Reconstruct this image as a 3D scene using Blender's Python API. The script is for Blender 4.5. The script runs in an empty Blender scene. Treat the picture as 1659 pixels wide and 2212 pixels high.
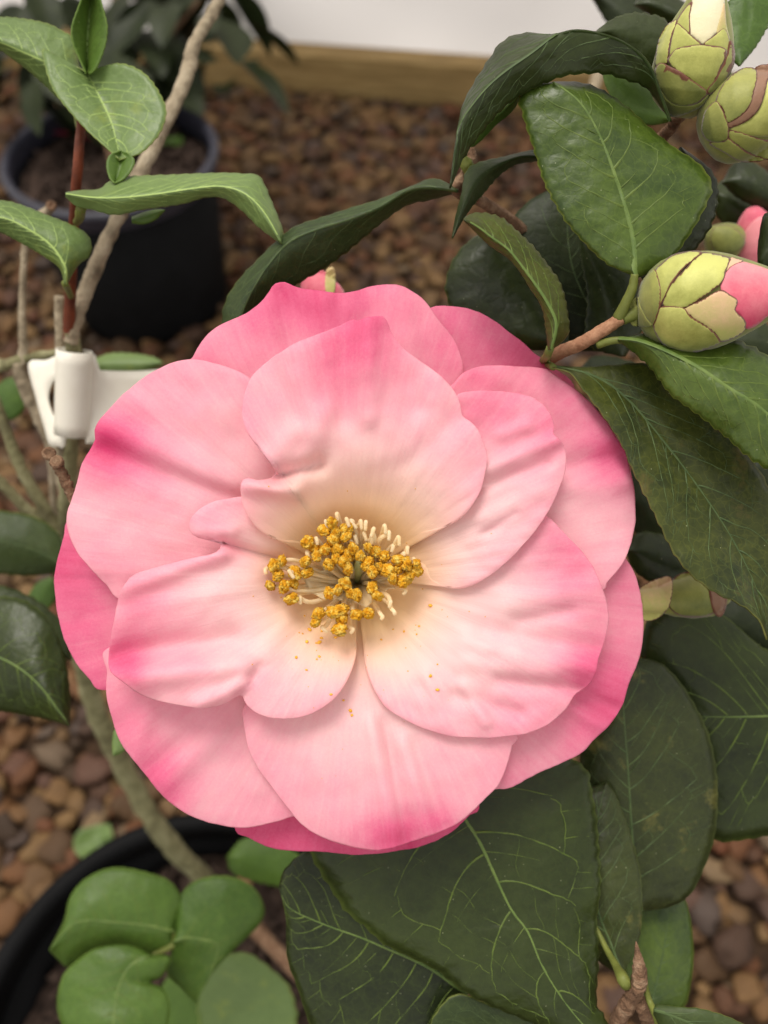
import bpy, bmesh, math, random
import numpy as np
from mathutils import Vector, noise, Matrix
from mathutils.geometry import delaunay_2d_cdt

random.seed(7); np.random.seed(7)
scene = bpy.context.scene
COL = scene.collection

# ------------------------------------------------------------------ camera
W, H = 1659.0, 2212.0            # working pixel grid of the photograph
F = 1703.0                       # focal length in those pixels
CAM_H = 0.85                     # the camera is held 0.85 m above the gravel
PITCH = math.radians(55)         # looking down at the flower
CAM = Vector((0, 0, CAM_H))
FWD = Vector((0, math.cos(PITCH), -math.sin(PITCH)))
RIGHT = Vector((1, 0, 0))
UP = Vector((0, math.sin(PITCH), math.cos(PITCH)))
cam_data = bpy.data.cameras.new('camera')
cam = bpy.data.objects.new('camera', cam_data)
COL.objects.link(cam)
cam.location = CAM
cam.rotation_euler = (math.pi / 2 - PITCH, 0, 0)
cam_data.sensor_fit = 'VERTICAL'
cam_data.sensor_height = 36
cam_data.lens = 36 * F / H
cam_data.clip_start = 0.01
cam_data.clip_end = 500
cam_data.dof.use_dof = True
cam_data.dof.focus_distance = 0.164
cam_data.dof.aperture_fstop = cam_data.lens / 2.4     # a phone lens: 2.4 mm wide pupil
scene.camera = cam

# ------------------------------------------------------------------ light
SUN_EL, SUN_AZ = math.radians(74), math.radians(-40)   # azimuth from +Y (ahead), to the left
world = bpy.data.worlds.new('World')
scene.world = world
world.use_nodes = True
wn = world.node_tree
sky = wn.nodes.new('ShaderNodeTexSky')
sky.sky_type = 'NISHITA'
sky.sun_disc = False
sky.sun_elevation = SUN_EL
sky.sun_rotation = SUN_AZ
hs = wn.nodes.new('ShaderNodeHueSaturation')
hs.inputs['Saturation'].default_value = 0.12           # overcast, seen through milky sheeting
wn.links.new(sky.outputs[0], hs.inputs['Color'])
warm = wn.nodes.new('ShaderNodeMix'); warm.data_type = 'RGBA'; warm.blend_type = 'MULTIPLY'
warm.inputs[0].default_value = 1.0
warm.inputs[7].default_value = (1.0, 0.947, 0.845, 1)
wn.links.new(hs.outputs[0], warm.inputs[6])
bg = wn.nodes['Background']
wn.links.new(warm.outputs[2], bg.inputs[0])
bg.inputs[1].default_value = 0.13
sun_l = bpy.data.lights.new('sun', 'SUN')
sun_l.energy = 1.1
sun_l.angle = math.radians(25)
sun_l.color = (1.0, 0.95, 0.87)
sun = bpy.data.objects.new('sun', sun_l)
COL.objects.link(sun)
sdir = Vector((math.sin(SUN_AZ) * math.cos(SUN_EL), math.cos(SUN_AZ) * math.cos(SUN_EL), math.sin(SUN_EL)))
sun.rotation_euler = sdir.to_track_quat('Z', 'Y').to_euler()
sun.location = (0, 0, 3)
scene.view_settings.view_transform = 'Standard'
scene.view_settings.look = 'None'
scene.view_settings.exposure = 1.12
scene.view_settings.gamma = 1
scene.render.engine = 'CYCLES'
scene.cycles.use_denoising = True
scene.cycles.max_bounces = 8
scene.cycles.transmission_bounces = 4

# ------------------------------------------------------------------ helpers
def P(x, y, mm):
    """photo pixel + distance along the view axis in mm -> world point"""
    x, y, d = float(x), float(y), float(mm) / 1000.0
    return CAM + d * (FWD + RIGHT * ((x - W / 2) / F) - UP * ((y - H / 2) / F))

def on_plane(x, y, z):
    r = FWD + RIGHT * ((x - W / 2) / F) - UP * ((y - H / 2) / F)
    return CAM + r * ((z - CAM_H) / r.z)

def to_px(p):
    v = Vector(p) - CAM
    d = v.dot(FWD)
    return W / 2 + F * v.dot(RIGHT) / d, H / 2 - F * v.dot(UP) / d, d * 1000

def lin(r, g, b):
    f = lambda c: (c / 255 / 12.92) if c / 255 <= 0.04045 else ((c / 255 + 0.055) / 1.055) ** 2.4
    return (f(r), f(g), f(b), 1)

def sstep(a, b, x):
    t = np.clip((x - a) / (b - a), 0, 1)
    return t * t * (3 - 2 * t)

def catmull(pts, n, closed=False):
    """resample a polyline (k x dim) smoothly to n points by arc length"""
    p = np.array(pts, float)
    if closed:
        p = np.vstack([p[-1], p, p[0], p[1]])
    else:
        p = np.vstack([2 * p[0] - p[1], p, 2 * p[-1] - p[-2]])
    out = []
    for i in range(1, len(p) - 2):
        a, b, c, d = p[i - 1], p[i], p[i + 1], p[i + 2]
        for t in np.linspace(0, 1, 12, endpoint=False):
            out.append(0.5 * (2 * b + (c - a) * t + (2 * a - 5 * b + 4 * c - d) * t * t + (3 * b - a - 3 * c + d) * t ** 3))
    out.append(p[-2])
    out = np.array(out)
    seg = np.linalg.norm(np.diff(out[:, :2], axis=0), axis=1) + 1e-9
    s = np.concatenate([[0], np.cumsum(seg)])
    q = np.linspace(0, s[-1], n)
    return np.stack([np.interp(q, s, out[:, k]) for k in range(out.shape[1])], 1)

def link_mesh(name, verts, faces, mat, parent=None, attrs=None, smooth=True):
    me = bpy.data.meshes.new(name)
    me.from_pydata([tuple(v) for v in verts], [], faces)
    if attrs:
        for k, vals in attrs.items():
            a = me.attributes.new(k, 'FLOAT', 'POINT')
            a.data.foreach_set('value', np.asarray(vals, np.float32))
    if smooth:
        me.polygons.foreach_set('use_smooth', [True] * len(me.polygons))
    me.update()
    o = bpy.data.objects.new(name, me)
    COL.objects.link(o)
    if mat: me.materials.append(mat)
    if parent:
        o.parent = parent
        o.matrix_parent_inverse = parent.matrix_basis.inverted()
    return o

def tag(o, label, cat=None, group=None, kind=None):
    o['label'] = label
    if cat: o['category'] = cat
    if group: o['group'] = group
    if kind: o['kind'] = kind
    return o

def empty(name, loc):
    o = bpy.data.objects.new(name, None)
    COL.objects.link(o)
    o.location = loc
    o.empty_display_size = 0.05
    return o

def solidify(o, t, offset=0.0):
    m = o.modifiers.new('thickness', 'SOLIDIFY')
    m.thickness = t
    m.offset = offset
    m.use_even_offset = False

def grid_faces(nu, nv):
    f = []
    for i in range(nu - 1):
        for j in range(nv - 1):
            a = i * nv + j
            f.append((a, a + 1, a + nv + 1, a + nv))
    return f

def tube_data(pts, radii, seg=10, n=None, rough=0.0, seed=0, cap=True):
    p = np.array([tuple(v) for v in pts], float)
    n = n or max(8, len(p) * 6)
    r = np.interp(np.linspace(0, 1, n), np.linspace(0, 1, len(radii)), radii)
    # smooth resample in 3-D
    q = np.vstack([2 * p[0] - p[1], p, 2 * p[-1] - p[-2]])
    pts2 = []
    for k in np.linspace(0, len(p) - 1 - 1e-6, n):
        i = int(k); t = k - i
        a, b, c, d = q[i], q[i + 1], q[i + 2], q[i + 3]
        pts2.append(0.5 * (2 * b + (c - a) * t + (2 * a - 5 * b + 4 * c - d) * t * t + (3 * b - a - 3 * c + d) * t ** 3))
    pts2 = np.array(pts2)
    tan = np.gradient(pts2, axis=0)
    tan /= np.linalg.norm(tan, axis=1)[:, None] + 1e-12
    ref = np.array([0.31, 0.2, 0.93]); V = []; prev = None
    for i in range(n):
        t = tan[i]
        s = np.cross(t, ref if prev is None else prev)
        if prev is not None:
            s = prev - t * prev.dot(t)
        s /= np.linalg.norm(s) + 1e-12
        prev = s
        b = np.cross(t, s)
        for j in range(seg):
            a = 2 * math.pi * j / seg
            rr = r[i]
            if rough:
                rr *= 1 + rough * noise.noise(Vector((i * 0.45 + seed * 9.1, 1.6 * math.cos(a), 1.6 * math.sin(a))))
            V.append(pts2[i] + rr * (math.cos(a) * s + math.sin(a) * b))
    Fc = []
    for i in range(n - 1):
        for j in range(seg):
            j2 = (j + 1) % seg
            Fc.append((i * seg + j, i * seg + j2, (i + 1) * seg + j2, (i + 1) * seg + j))
    if cap:
        Fc.append(tuple(range(seg))[::-1])
        Fc.append(tuple((n - 1) * seg + j for j in range(seg)))
    return V, Fc

def tube(name, pts, radii, mat, parent, seg=10, n=None, rough=0.0, seed=0):
    V, Fc = tube_data(pts, radii, seg, n, rough, seed)
    return link_mesh(name, V, Fc, mat, parent)

# ------------------------------------------------------------------ materials
def mat(name):
    m = bpy.data.materials.new(name)
    m.use_nodes = True
    nt = m.node_tree
    b = nt.nodes['Principled BSDF']
    return m, nt, b

def N(nt, kind, **kw):
    n = nt.nodes.new('ShaderNode' + kind)
    for k, v in kw.items():
        if k in n.inputs: n.inputs[k].default_value = v
        else: setattr(n, k, v)
    return n

def mixc(nt, fac, a, b, blend='MIX'):
    n = nt.nodes.new('ShaderNodeMix'); n.data_type = 'RGBA'; n.blend_type = blend
    for sock, val in ((n.inputs[0], fac), (n.inputs[6], a), (n.inputs[7], b)):
        if hasattr(val, 'links'): nt.links.new(val, sock)
        else: sock.default_value = val
    return n.outputs[2]

def mathn(nt, op, a, b=None, clamp=False):
    n = nt.nodes.new('ShaderNodeMath'); n.operation = op; n.use_clamp = clamp
    for i, val in enumerate((a, b)):
        if val is None: continue
        if hasattr(val, 'links'): nt.links.new(val, n.inputs[i])
        else: n.inputs[i].default_value = val
    return n.outputs[0]

def ramp(nt, fac, stops):
    n = nt.nodes.new('ShaderNodeValToRGB')
    e = n.color_ramp.elements
    while len(e) < len(stops): e.new(0.5)
    for el, (p, c) in zip(e, stops):
        el.position = p; el.color = c
    nt.links.new(fac, n.inputs[0])
    return n.outputs[0]

def geo_pos(nt):
    return nt.nodes.new('ShaderNodeNewGeometry').outputs['Position']

def noise_n(nt, vec, scale, detail=3, rough=0.55, dist=0.0):
    n = N(nt, 'TexNoise', Scale=scale, Detail=detail, Roughness=rough, Distortion=dist)
    nt.links.new(vec, n.inputs['Vector'])
    return n.outputs['Fac']

def attr(nt, name):
    a = nt.nodes.new('ShaderNodeAttribute'); a.attribute_name = name
    return a.outputs['Fac']

def bump(nt, h, strength, dist, b):
    n = N(nt, 'Bump', Strength=strength, Distance=dist)
    nt.links.new(h, n.inputs['Height'])
    nt.links.new(n.outputs[0], b.inputs['Normal'])
    return n.outputs[0]

def translucent_mix(nt, b, col, amount, nrm=None):
    t = nt.nodes.new('ShaderNodeBsdfTranslucent')
    if hasattr(col, 'links'): nt.links.new(col, t.inputs[0])
    else: t.inputs[0].default_value = col
    if nrm: nt.links.new(nrm, t.inputs['Normal'])
    ms = nt.nodes.new('ShaderNodeMixShader'); ms.inputs[0].default_value = amount
    nt.links.new(b.outputs[0], ms.inputs[1]); nt.links.new(t.outputs[0], ms.inputs[2])
    nt.links.new(ms.outputs[0], nt.nodes['Material Output'].inputs[0])

def petal_material():
    m, nt, b = mat('petal')
    pos = geo_pos(nt)
    pink, cream, ang, v = attr(nt, 'pink'), attr(nt, 'cream'), attr(nt, 'ang'), attr(nt, 'vv')
    comb = N(nt, 'CombineXYZ'); nt.links.new(mathn(nt, 'MULTIPLY', ang, 16.0), comb.inputs[0]); nt.links.new(mathn(nt, 'MULTIPLY', v, 1.6), comb.inputs[1])
    streak = noise_n(nt, comb.outputs[0], 2.2, 5, 0.62, 0.4)
    blotch = noise_n(nt, pos, 130, 3, 0.5)
    fine = noise_n(nt, pos, 1700, 2, 0.6)
    grain = noise_n(nt, pos, 5200, 1, 0.5)
    p = mathn(nt, 'ADD', pink, mathn(nt, 'MULTIPLY', mathn(nt, 'SUBTRACT', streak, 0.5), mathn(nt, 'MULTIPLY', v, 0.27)))
    p = mathn(nt, 'ADD', p, mathn(nt, 'MULTIPLY', mathn(nt, 'SUBTRACT', blotch, 0.5), 0.28))
    p = mathn(nt, 'ADD', p, mathn(nt, 'MULTIPLY', mathn(nt, 'SUBTRACT', fine, 0.5), 0.16))
    p = mathn(nt, 'ADD', p, mathn(nt, 'MULTIPLY', mathn(nt, 'SUBTRACT', grain, 0.5), 0.10), True)
    c = ramp(nt, p, [(0.0, lin(252, 215, 217)), (0.35, lin(246, 176, 194)), (0.7, lin(236, 120, 160)), (1.0, lin(220, 68, 124))])
    c = mixc(nt, mathn(nt, 'MULTIPLY', cream, 1.15, True), c, mixc(nt, mathn(nt, 'POWER', cream, 1.6), lin(253, 224, 210), lin(254, 220, 162)))
    nt.links.new(c, b.inputs['Base Color'])
    b.inputs['Roughness'].default_value = 0.55
    b.inputs['Specular IOR Level'].default_value = 0.28
    b.inputs['Sheen Weight'].default_value = 0.12
    b.inputs['Sheen Roughness'].default_value = 0.4
    hgt = mathn(nt, 'ADD', mathn(nt, 'MULTIPLY', streak, 0.4), mathn(nt, 'MULTIPLY', fine, 0.16))
    nr = bump(nt, hgt, 0.32, 0.0009, b)
    translucent_mix(nt, b, c, 0.38, nr)
    return m

def leaf_material(name, dark, light, edge, rough=0.38, blotch=None, trans=0.12, spec=0.5, mottling=0.75):
    m, nt, b = mat(name)
    pos = geo_pos(nt)
    t, s, rnd = attr(nt, 'tt'), attr(nt, 'ss'), N(nt, 'ObjectInfo').outputs['Random']
    n1 = noise_n(nt, pos, 70, 4, 0.6)
    n2 = noise_n(nt, pos, 420, 3, 0.6)
    f = mathn(nt, 'ADD', mathn(nt, 'MULTIPLY', mathn(nt, 'SUBTRACT', n1, 0.5), 2.2 * mottling), mathn(nt, 'MULTIPLY', mathn(nt, 'SUBTRACT', n2, 0.5), 0.9 * mottling))
    f = mathn(nt, 'ADD', f, mathn(nt, 'ADD', mathn(nt, 'MULTIPLY', rnd, 0.4), 0.25), True)
    c = mixc(nt, f, dark, light)
    if blotch:
        bn = noise_n(nt, pos, 95, 5, 0.68)
        bf = ramp(nt, bn, [(0.57, (0, 0, 0, 1)), (0.68, (1, 1, 1, 1))])
        c = mixc(nt, mathn(nt, 'MULTIPLY', bf, 0.6), c, blotch)
    net = N(nt, 'TexVoronoi', Scale=420.0, feature='DISTANCE_TO_EDGE')
    wob = N(nt, 'TexNoise', Scale=260.0, Detail=2.0); nt.links.new(pos, wob.inputs['Vector'])
    wv = N(nt, 'VectorMath', operation='MULTIPLY_ADD'); nt.links.new(wob.outputs['Color'], wv.inputs[0]); wv.inputs[1].default_value = (0.004, 0.004, 0.004); nt.links.new(pos, wv.inputs[2])
    nt.links.new(wv.outputs[0], net.inputs['Vector'])
    nf = ramp(nt, net.outputs['Distance'], [(0.0, (1, 1, 1, 1)), (0.07, (0, 0, 0, 1))])
    c = mixc(nt, mathn(nt, 'MULTIPLY', nf, mathn(nt, 'MULTIPLY', n1, 0.85)), c, light)
    # tiny pale specks of dust
    vo = N(nt, 'TexVoronoi', Scale=900.0); nt.links.new(pos, vo.inputs['Vector'])
    sp = ramp(nt, vo.outputs['Distance'], [(0.06, (1, 1, 1, 1)), (0.14, (0, 0, 0, 1))])
    sel = ramp(nt, vo.outputs['Color'], [(0.80, (0, 0, 0, 1)), (0.82, (1, 1, 1, 1))])
    c = mixc(nt, mathn(nt, 'MULTIPLY', mathn(nt, 'MULTIPLY', sp, sel), 0.6), c, lin(170, 175, 140))
    ed = ramp(nt, t, [(0.965, (0, 0, 0, 1)), (1.0, (1, 1, 1, 1))])
    en = noise_n(nt, pos, 160, 2, 0.5)
    c = mixc(nt, mathn(nt, 'MULTIPLY', ed, mathn(nt, 'MULTIPLY', en, 0.9, True)), c, edge)
    nt.links.new(c, b.inputs['Base Color'])
    rr = mathn(nt, 'ADD', mathn(nt, 'MULTIPLY', n2, 0.22), rough - 0.1)
    nt.links.new(rr, b.inputs['Roughness'])
    b.inputs['Specular IOR Level'].default_value = spec
    cells = N(nt, 'TexVoronoi', Scale=330.0, feature='DISTANCE_TO_EDGE'); nt.links.new(pos, cells.inputs['Vector'])
    cl = ramp(nt, cells.outputs['Distance'], [(0.0, (0, 0, 0, 1)), (0.25, (1, 1, 1, 1))])
    hgt = mathn(nt, 'ADD', mathn(nt, 'MULTIPLY', cl, 0.35), mathn(nt, 'MULTIPLY', n2, 0.9))
    nr = bump(nt, hgt, 0.30, 0.0004, b)
    translucent_mix(nt, b, mixc(nt, 0.5, c, light), trans, nr)
    return m

def simple_material(name, stops, scale, rough=0.7, bump_s=0.4, bump_d=0.001, detail=5, spec=0.3, stretch=None, trans=0):
    m, nt, b = mat(name)
    pos = geo_pos(nt)
    if stretch:
        mp = N(nt, 'Mapping'); mp.inputs['Scale'].default_value = stretch
        nt.links.new(pos, mp.inputs['Vector']); pos = mp.outputs[0]
    n = noise_n(nt, pos, scale, detail, 0.62)
    c = ramp(nt, n, stops)
    nt.links.new(c, b.inputs['Base Color'])
    b.inputs['Roughness'].default_value = rough
    b.inputs['Specular IOR Level'].default_value = spec
    n2 = noise_n(nt, pos, scale * 4, 4, 0.6)
    nr = bump(nt, n2, bump_s, bump_d, b)
    if trans: translucent_mix(nt, b, c, trans, nr)
    return m

M = {}
M['petal'] = petal_material()
YE = lin(150, 160, 70)
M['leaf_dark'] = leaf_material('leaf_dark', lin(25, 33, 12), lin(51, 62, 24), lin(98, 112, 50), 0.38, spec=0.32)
M['leaf_mid'] = leaf_material('leaf_mid', lin(40, 60, 18), lin(86, 106, 36), YE, 0.36, spec=0.42, trans=0.16)
M['leaf_olive'] = leaf_material('leaf_olive', lin(33, 42, 11), lin(82, 88, 30), lin(118, 116, 54), 0.42, spec=0.35, blotch=lin(96, 84, 40), trans=0.12)
M['leaf_spot'] = leaf_material('leaf_spot', lin(35, 42, 18), lin(60, 68, 28), lin(90, 100, 50), 0.42, spec=0.32, blotch=lin(112, 108, 54), trans=0.08)
M['leaf_young'] = leaf_material('leaf_young', lin(92, 116, 62), lin(128, 152, 88), lin(178, 190, 92), 0.42, blotch=lin(146, 160, 72), trans=0.3, mottling=0.35)
M['leaf_fresh'] = leaf_material('leaf_fresh', lin(48, 74, 24), lin(94, 122, 48), lin(124, 150, 66), 0.46, trans=0.2, spec=0.35, mottling=0.35)
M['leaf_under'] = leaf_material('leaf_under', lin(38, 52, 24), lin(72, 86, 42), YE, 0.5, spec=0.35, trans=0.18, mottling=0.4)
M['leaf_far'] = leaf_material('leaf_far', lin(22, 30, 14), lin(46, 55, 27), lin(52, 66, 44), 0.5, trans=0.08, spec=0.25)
M['vein'] = simple_material('vein', [(0.3, lin(76, 98, 46)), (0.7, lin(104, 122, 60))], 300, 0.5, 0.2, 0.0002)
M['vein_dark'] = simple_material('vein_dark', [(0.3, lin(56, 74, 42)), (0.7, lin(80, 96, 54))], 300, 0.5, 0.2, 0.0002)
M['vein_fine'] = simple_material('vein_fine', [(0.3, lin(66, 84, 30)), (0.7, lin(92, 108, 44))], 300, 0.5, 0.2, 0.0002)
M['vein_young'] = simple_material('vein_young', [(0.3, lin(140, 164, 92)), (0.7, lin(160, 182, 104))], 300, 0.5, 0.2, 0.0002)
M['petiole'] = simple_material('petiole', [(0.3, lin(92, 100, 44)), (0.7, lin(124, 130, 64))], 160, 0.5, 0.3, 0.0004, trans=0.1)
M['bark'] = simple_material('bark', [(0.25, lin(96, 84, 68)), (0.5, lin(150, 136, 114)), (0.75, lin(184, 170, 148))], 160, 0.85, 0.8, 0.0012)
M['bark_moss'] = simple_material('bark_moss', [(0.25, lin(84, 78, 58)), (0.5, lin(130, 126, 92)), (0.75, lin(160, 156, 122))], 120, 0.9, 0.8, 0.0012)
M['bark_brown'] = simple_material('bark_brown', [(0.25, lin(70, 50, 38)), (0.5, lin(124, 94, 72)), (0.75, lin(172, 144, 118))], 300, 0.85, 1.0, 0.001)
M['bark_red'] = simple_material('bark_red', [(0.3, lin(78, 34, 20)), (0.7, lin(124, 62, 38))], 200, 0.55, 0.4, 0.0005)
M['twig_tan'] = simple_material('twig_tan', [(0.3, lin(128, 84, 60)), (0.7, lin(182, 138, 108))], 260, 0.7, 0.7, 0.0006)
M['filament'] = simple_material('filament', [(0.3, lin(250, 228, 180)), (0.7, lin(254, 242, 214))], 500, 0.45, 0.15, 0.0002, trans=0.5)
M['pistil'] = simple_material('pistil', [(0.3, lin(196, 204, 132)), (0.7, lin(216, 220, 160))], 500, 0.5, 0.2, 0.0002, trans=0.2)
M['anther'] = simple_material('anther', [(0.3, lin(206, 124, 10)), (0.48, lin(238, 172, 26)), (0.66, lin(250, 218, 110))], 900, 0.85, 1.0, 0.0006)
M['pollen'] = simple_material('pollen', [(0.3, lin(226, 160, 50)), (0.7, lin(240, 190, 80))], 900, 0.9, 0.3, 0.0002)
M['tag'] = simple_material('tag', [(0.3, lin(226, 220, 206)), (0.7, lin(238, 234, 224))], 60, 0.45, 0.15, 0.0005, spec=0.4, trans=0.1)
M['pot'] = simple_material('pot', [(0.3, lin(7, 7, 8)), (0.7, lin(14, 14, 16))], 30, 0.65, 0.2, 0.002, spec=0.10)
M['pot_rim'] = simple_material('pot_rim', [(0.3, lin(40, 40, 50)), (0.7, lin(56, 56, 68))], 30, 0.45, 0.2, 0.002, spec=0.45)
M['soil'] = simple_material('soil', [(0.3, lin(34, 26, 22)), (0.5, lin(74, 58, 50)), (0.72, lin(112, 92, 80))], 120, 0.95, 1.0, 0.006)
M['timber'] = simple_material('timber', [(0.3, lin(116, 94, 58)), (0.55, lin(150, 124, 80)), (0.75, lin(170, 146, 100))], 6, 0.75, 0.4, 0.003, stretch=(1.5, 8, 22))
M['red_petal'] = simple_material('red_petal', [(0.3, lin(170, 40, 70)), (0.7, lin(206, 72, 100))], 90, 0.6, 0.3, 0.001, trans=0.2)

# bud scales: green to yellow, brown along the torn margins
def sepal_material(name, c1, c2, browncol=lin(116, 66, 40), rough=0.5):
    m, nt, b = mat(name)
    pos = geo_pos(nt)
    n = noise_n(nt, pos, 240, 4, 0.6)
    g = noise_n(nt, pos, 2600, 2, 0.6)
    f = mathn(nt, 'ADD', mathn(nt, 'MULTIPLY', mathn(nt, 'SUBTRACT', n, 0.5), 1.1), mathn(nt, 'ADD', attr(nt, 'grad'), mathn(nt, 'MULTIPLY', mathn(nt, 'SUBTRACT', g, 0.5), 0.25)), True)
    c = mixc(nt, f, c1, c2)
    bn = noise_n(nt, pos, 700, 3, 0.6)
    bf = mathn(nt, 'ADD', attr(nt, 'brown'), mathn(nt, 'MULTIPLY', mathn(nt, 'SUBTRACT', bn, 0.5), 0.7))
    bf = ramp(nt, bf, [(0.42, (0, 0, 0, 1)), (0.58, (1, 1, 1, 1))])
    bb = mixc(nt, n, browncol, lin(92, 48, 34))
    c = mixc(nt, bf, c, bb)
    nt.links.new(c, b.inputs['Base Color'])
    b.inputs['Roughness'].default_value = rough
    b.inputs['Specular IOR Level'].default_value = 0.35
    b.inputs['Sheen Weight'].default_value = 0.25
    nr = bump(nt, mathn(nt, 'ADD', mathn(nt, 'MULTIPLY', n, 0.8), mathn(nt, 'MULTIPLY', g, 0.3)), 0.4, 0.0004, b)
    translucent_mix(nt, b, c, 0.12, nr)
    return m
M['sepal'] = sepal_material('sepal', lin(126, 130, 50), lin(204, 204, 116))
M['sepal_green'] = sepal_material('sepal_green', lin(96, 104, 44), lin(164, 164, 84))
M['sepal_pale'] = sepal_material('sepal_pale', lin(184, 182, 104), lin(238, 184, 160))
M['sepal_cream'] = sepal_material('sepal_cream', lin(222, 214, 172), lin(244, 232, 206))
M['sepal_brown'] = sepal_material('sepal_brown', lin(124, 88, 66), lin(150, 112, 88))
M['bud_pink'] = sepal_material('bud_pink', lin(214, 62, 104), lin(240, 150, 158), rough=0.55)

# ------------------------------------------------------------------ setting: gravel floor, wall, board
def pebble_material(name, source):
    m, nt, b = mat(name)
    pos = geo_pos(nt)
    if source == 'object': r = N(nt, 'ObjectInfo').outputs['Random']
    else: r = attr(nt, 'rnd')
    c = ramp(nt, r, [(0.0, lin(62, 48, 38)), (0.16, lin(130, 98, 68)), (0.32, lin(172, 136, 92)), (0.46, lin(142, 92, 60)), (0.60, lin(94, 74, 64)),
                     (0.72, lin(176, 140, 96)), (0.84, lin(142, 88, 62)), (0.93, lin(110, 96, 90)), (1.0, lin(188, 158, 118))])
    n = noise_n(nt, pos, 70, 5, 0.65)
    c = mixc(nt, mathn(nt, 'MULTIPLY', n, 0.75), c, lin(70, 50, 34))
    hsv = N(nt, 'HueSaturation', Saturation=1.05, Value=0.52)
    hsv.inputs['Hue'].default_value = 0.5; nt.links.new(c, hsv.inputs['Color']); c = hsv.outputs[0]
    nt.links.new(c, b.inputs['Base Color'])
    b.inputs['Roughness'].default_value = 0.72
    b.inputs['Specular IOR Level'].default_value = 0.3
    bump(nt, noise_n(nt, pos, 260, 4, 0.6), 0.5, 0.002, b)
    return m
M['pebble'] = pebble_material('pebble', 'object')
M['gravel'] = pebble_material('gravel', 'attr')
M['ground'] = simple_material('ground', [(0.3, lin(44, 32, 24)), (0.55, lin(84, 62, 44)), (0.75, lin(118, 88, 60))], 90, 0.95, 1.0, 0.01)

ground = link_mesh('ground', [(-40, -40, 0), (40, -40, 0), (40, 40, 0), (-40, 40, 0)], [(0, 1, 2, 3)], M['ground'], smooth=False)
ground['kind'] = 'structure'
ground['label'] = 'brown gravel floor of the growing tunnel'

wa, wb = on_plane(430, 192, 0), on_plane(1010, 236, 0)       # foot of the board
wdir = (wb - wa).normalized()
wnrm = Vector((wdir.y, -wdir.x, 0))                             # towards the camera
def wall_pt(s, out, z):
    return wa + wdir * s + wnrm * out + Vector((0, 0, z))

def board():
    L0, L1, h, th = -2.4, 3.0, 0.086, 0.045
    bm = bmesh.new()
    vs = []
    ns = 40
    for i in range(ns + 1):
        s = L0 + (L1 - L0) * i / ns
        w = 0.004 * noise.noise(Vector((s * 2, 0, 1)))
        vs.append([bm.verts.new(wall_pt(s, o + w, z)) for o, z in ((0, 0.0), (0, h - 0.004), (-0.004, h + w * 0.5), (-th, h + w * 0.5), (-th, 0.0))])
    for a, b_ in zip(vs[:-1], vs[1:]):
        for k in range(5):
            k2 = (k + 1) % 5
            bm.faces.new((a[k], b_[k], b_[k2], a[k2]))
    bm.faces.new(vs[0][::-1]); bm.faces.new(vs[-1])
    me = bpy.data.meshes.new('timber_board'); bm.normal_update(); bm.to_mesh(me); bm.free()
    me.materials.append(M['timber'])
    o = bpy.data.objects.new('timber_board', me); COL.objects.link(o)
    tag(o, 'rough brown timber board along the foot of the white sheeting', 'board')
    # knots and end-grain blemishes: shallow dark discs let into the face
board()

def sheeting():
    m, nt, b = mat('sheeting')
    pos = geo_pos(nt)
    n = noise_n(nt, pos, 2.5, 3, 0.5)
    c = mixc(nt, n, lin(238, 234, 234), lin(250, 246, 246))
    nt.links.new(c, b.inputs['Base Color'])
    b.inputs['Roughness'].default_value = 0.4
    translucent_mix(nt, b, c, 0.65)
    nu, nv = 160, 24
    V = []
    for i in range(nu):
        s = -2.4 + 5.4 * i / (nu - 1)
        for j in range(nv):
            z = 0.06 + 2.2 * j / (nv - 1)
            o = -0.055 + 0.045 * noise.noise(Vector((s * 2.6 + z * 5.2, z * 1.6, 3))) + 0.014 * noise.noise(Vector((s * 8 + z * 15, z * 2.5, 8)))
            o = min(o, -0.047) if z < 0.13 else o
            V.append(wall_pt(s, o, z))
    o = link_mesh('greenhouse_wall', V, grid_faces(nu, nv), m)
    tag(o, 'milky white plastic sheeting wall of the growing tunnel', 'wall')
sheeting()

# pebbles --------------------------------------------------------------
def pebble_mesh(seed):
    bm = bmesh.new()
    bmesh.ops.create_icosphere(bm, subdivisions=2, radius=1.0)
    for v in bm.verts:
        k = 1 + 0.55 * noise.noise(v.co * 1.0 + Vector((seed * 7.3, 0, 0))) + 0.42 * noise.noise(v.co * 1.9 + Vector((0, seed * 5.1, 0)))
        v.co *= k
        v.co.z = max(-0.5, min(0.46, v.co.z * 0.66))
    me = bpy.data.meshes.new('pebble'); bm.to_mesh(me); bm.free()
    me.polygons.foreach_set('use_smooth', [True] * len(me.polygons))
    me.materials.append(M['pebble'])
    return me
PEB = [pebble_mesh(k) for k in range(10)]

POT_NEAR_Z, POT_FAR_Z = 0.30, 0.25
def circle3(a, b, c):
    ax, ay, bx, by, cx, cy = a.x, a.y, b.x, b.y, c.x, c.y
    d = 2 * (ax * (by - cy) + bx * (cy - ay) + cx * (ay - by))
    ux = ((ax**2 + ay**2) * (by - cy) + (bx**2 + by**2) * (cy - ay) + (cx**2 + cy**2) * (ay - by)) / d
    uy = ((ax**2 + ay**2) * (cx - bx) + (bx**2 + by**2) * (ax - cx) + (cx**2 + cy**2) * (bx - ax)) / d
    return Vector((ux, uy, 0)), math.hypot(ax - ux, ay - uy)
near_c, near_r = circle3(on_plane(0, 2052, POT_NEAR_Z), on_plane(165, 1867, POT_NEAR_Z), on_plane(440, 1760, POT_NEAR_Z))
near_r = min(near_r, 0.24)
far_edge = on_plane(440, 1760, POT_NEAR_Z)
fl, fr = on_plane(6, 330, POT_FAR_Z), on_plane(466, 320, POT_FAR_Z)
far_c = (fl + fr) / 2; far_c.z = 0
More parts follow.
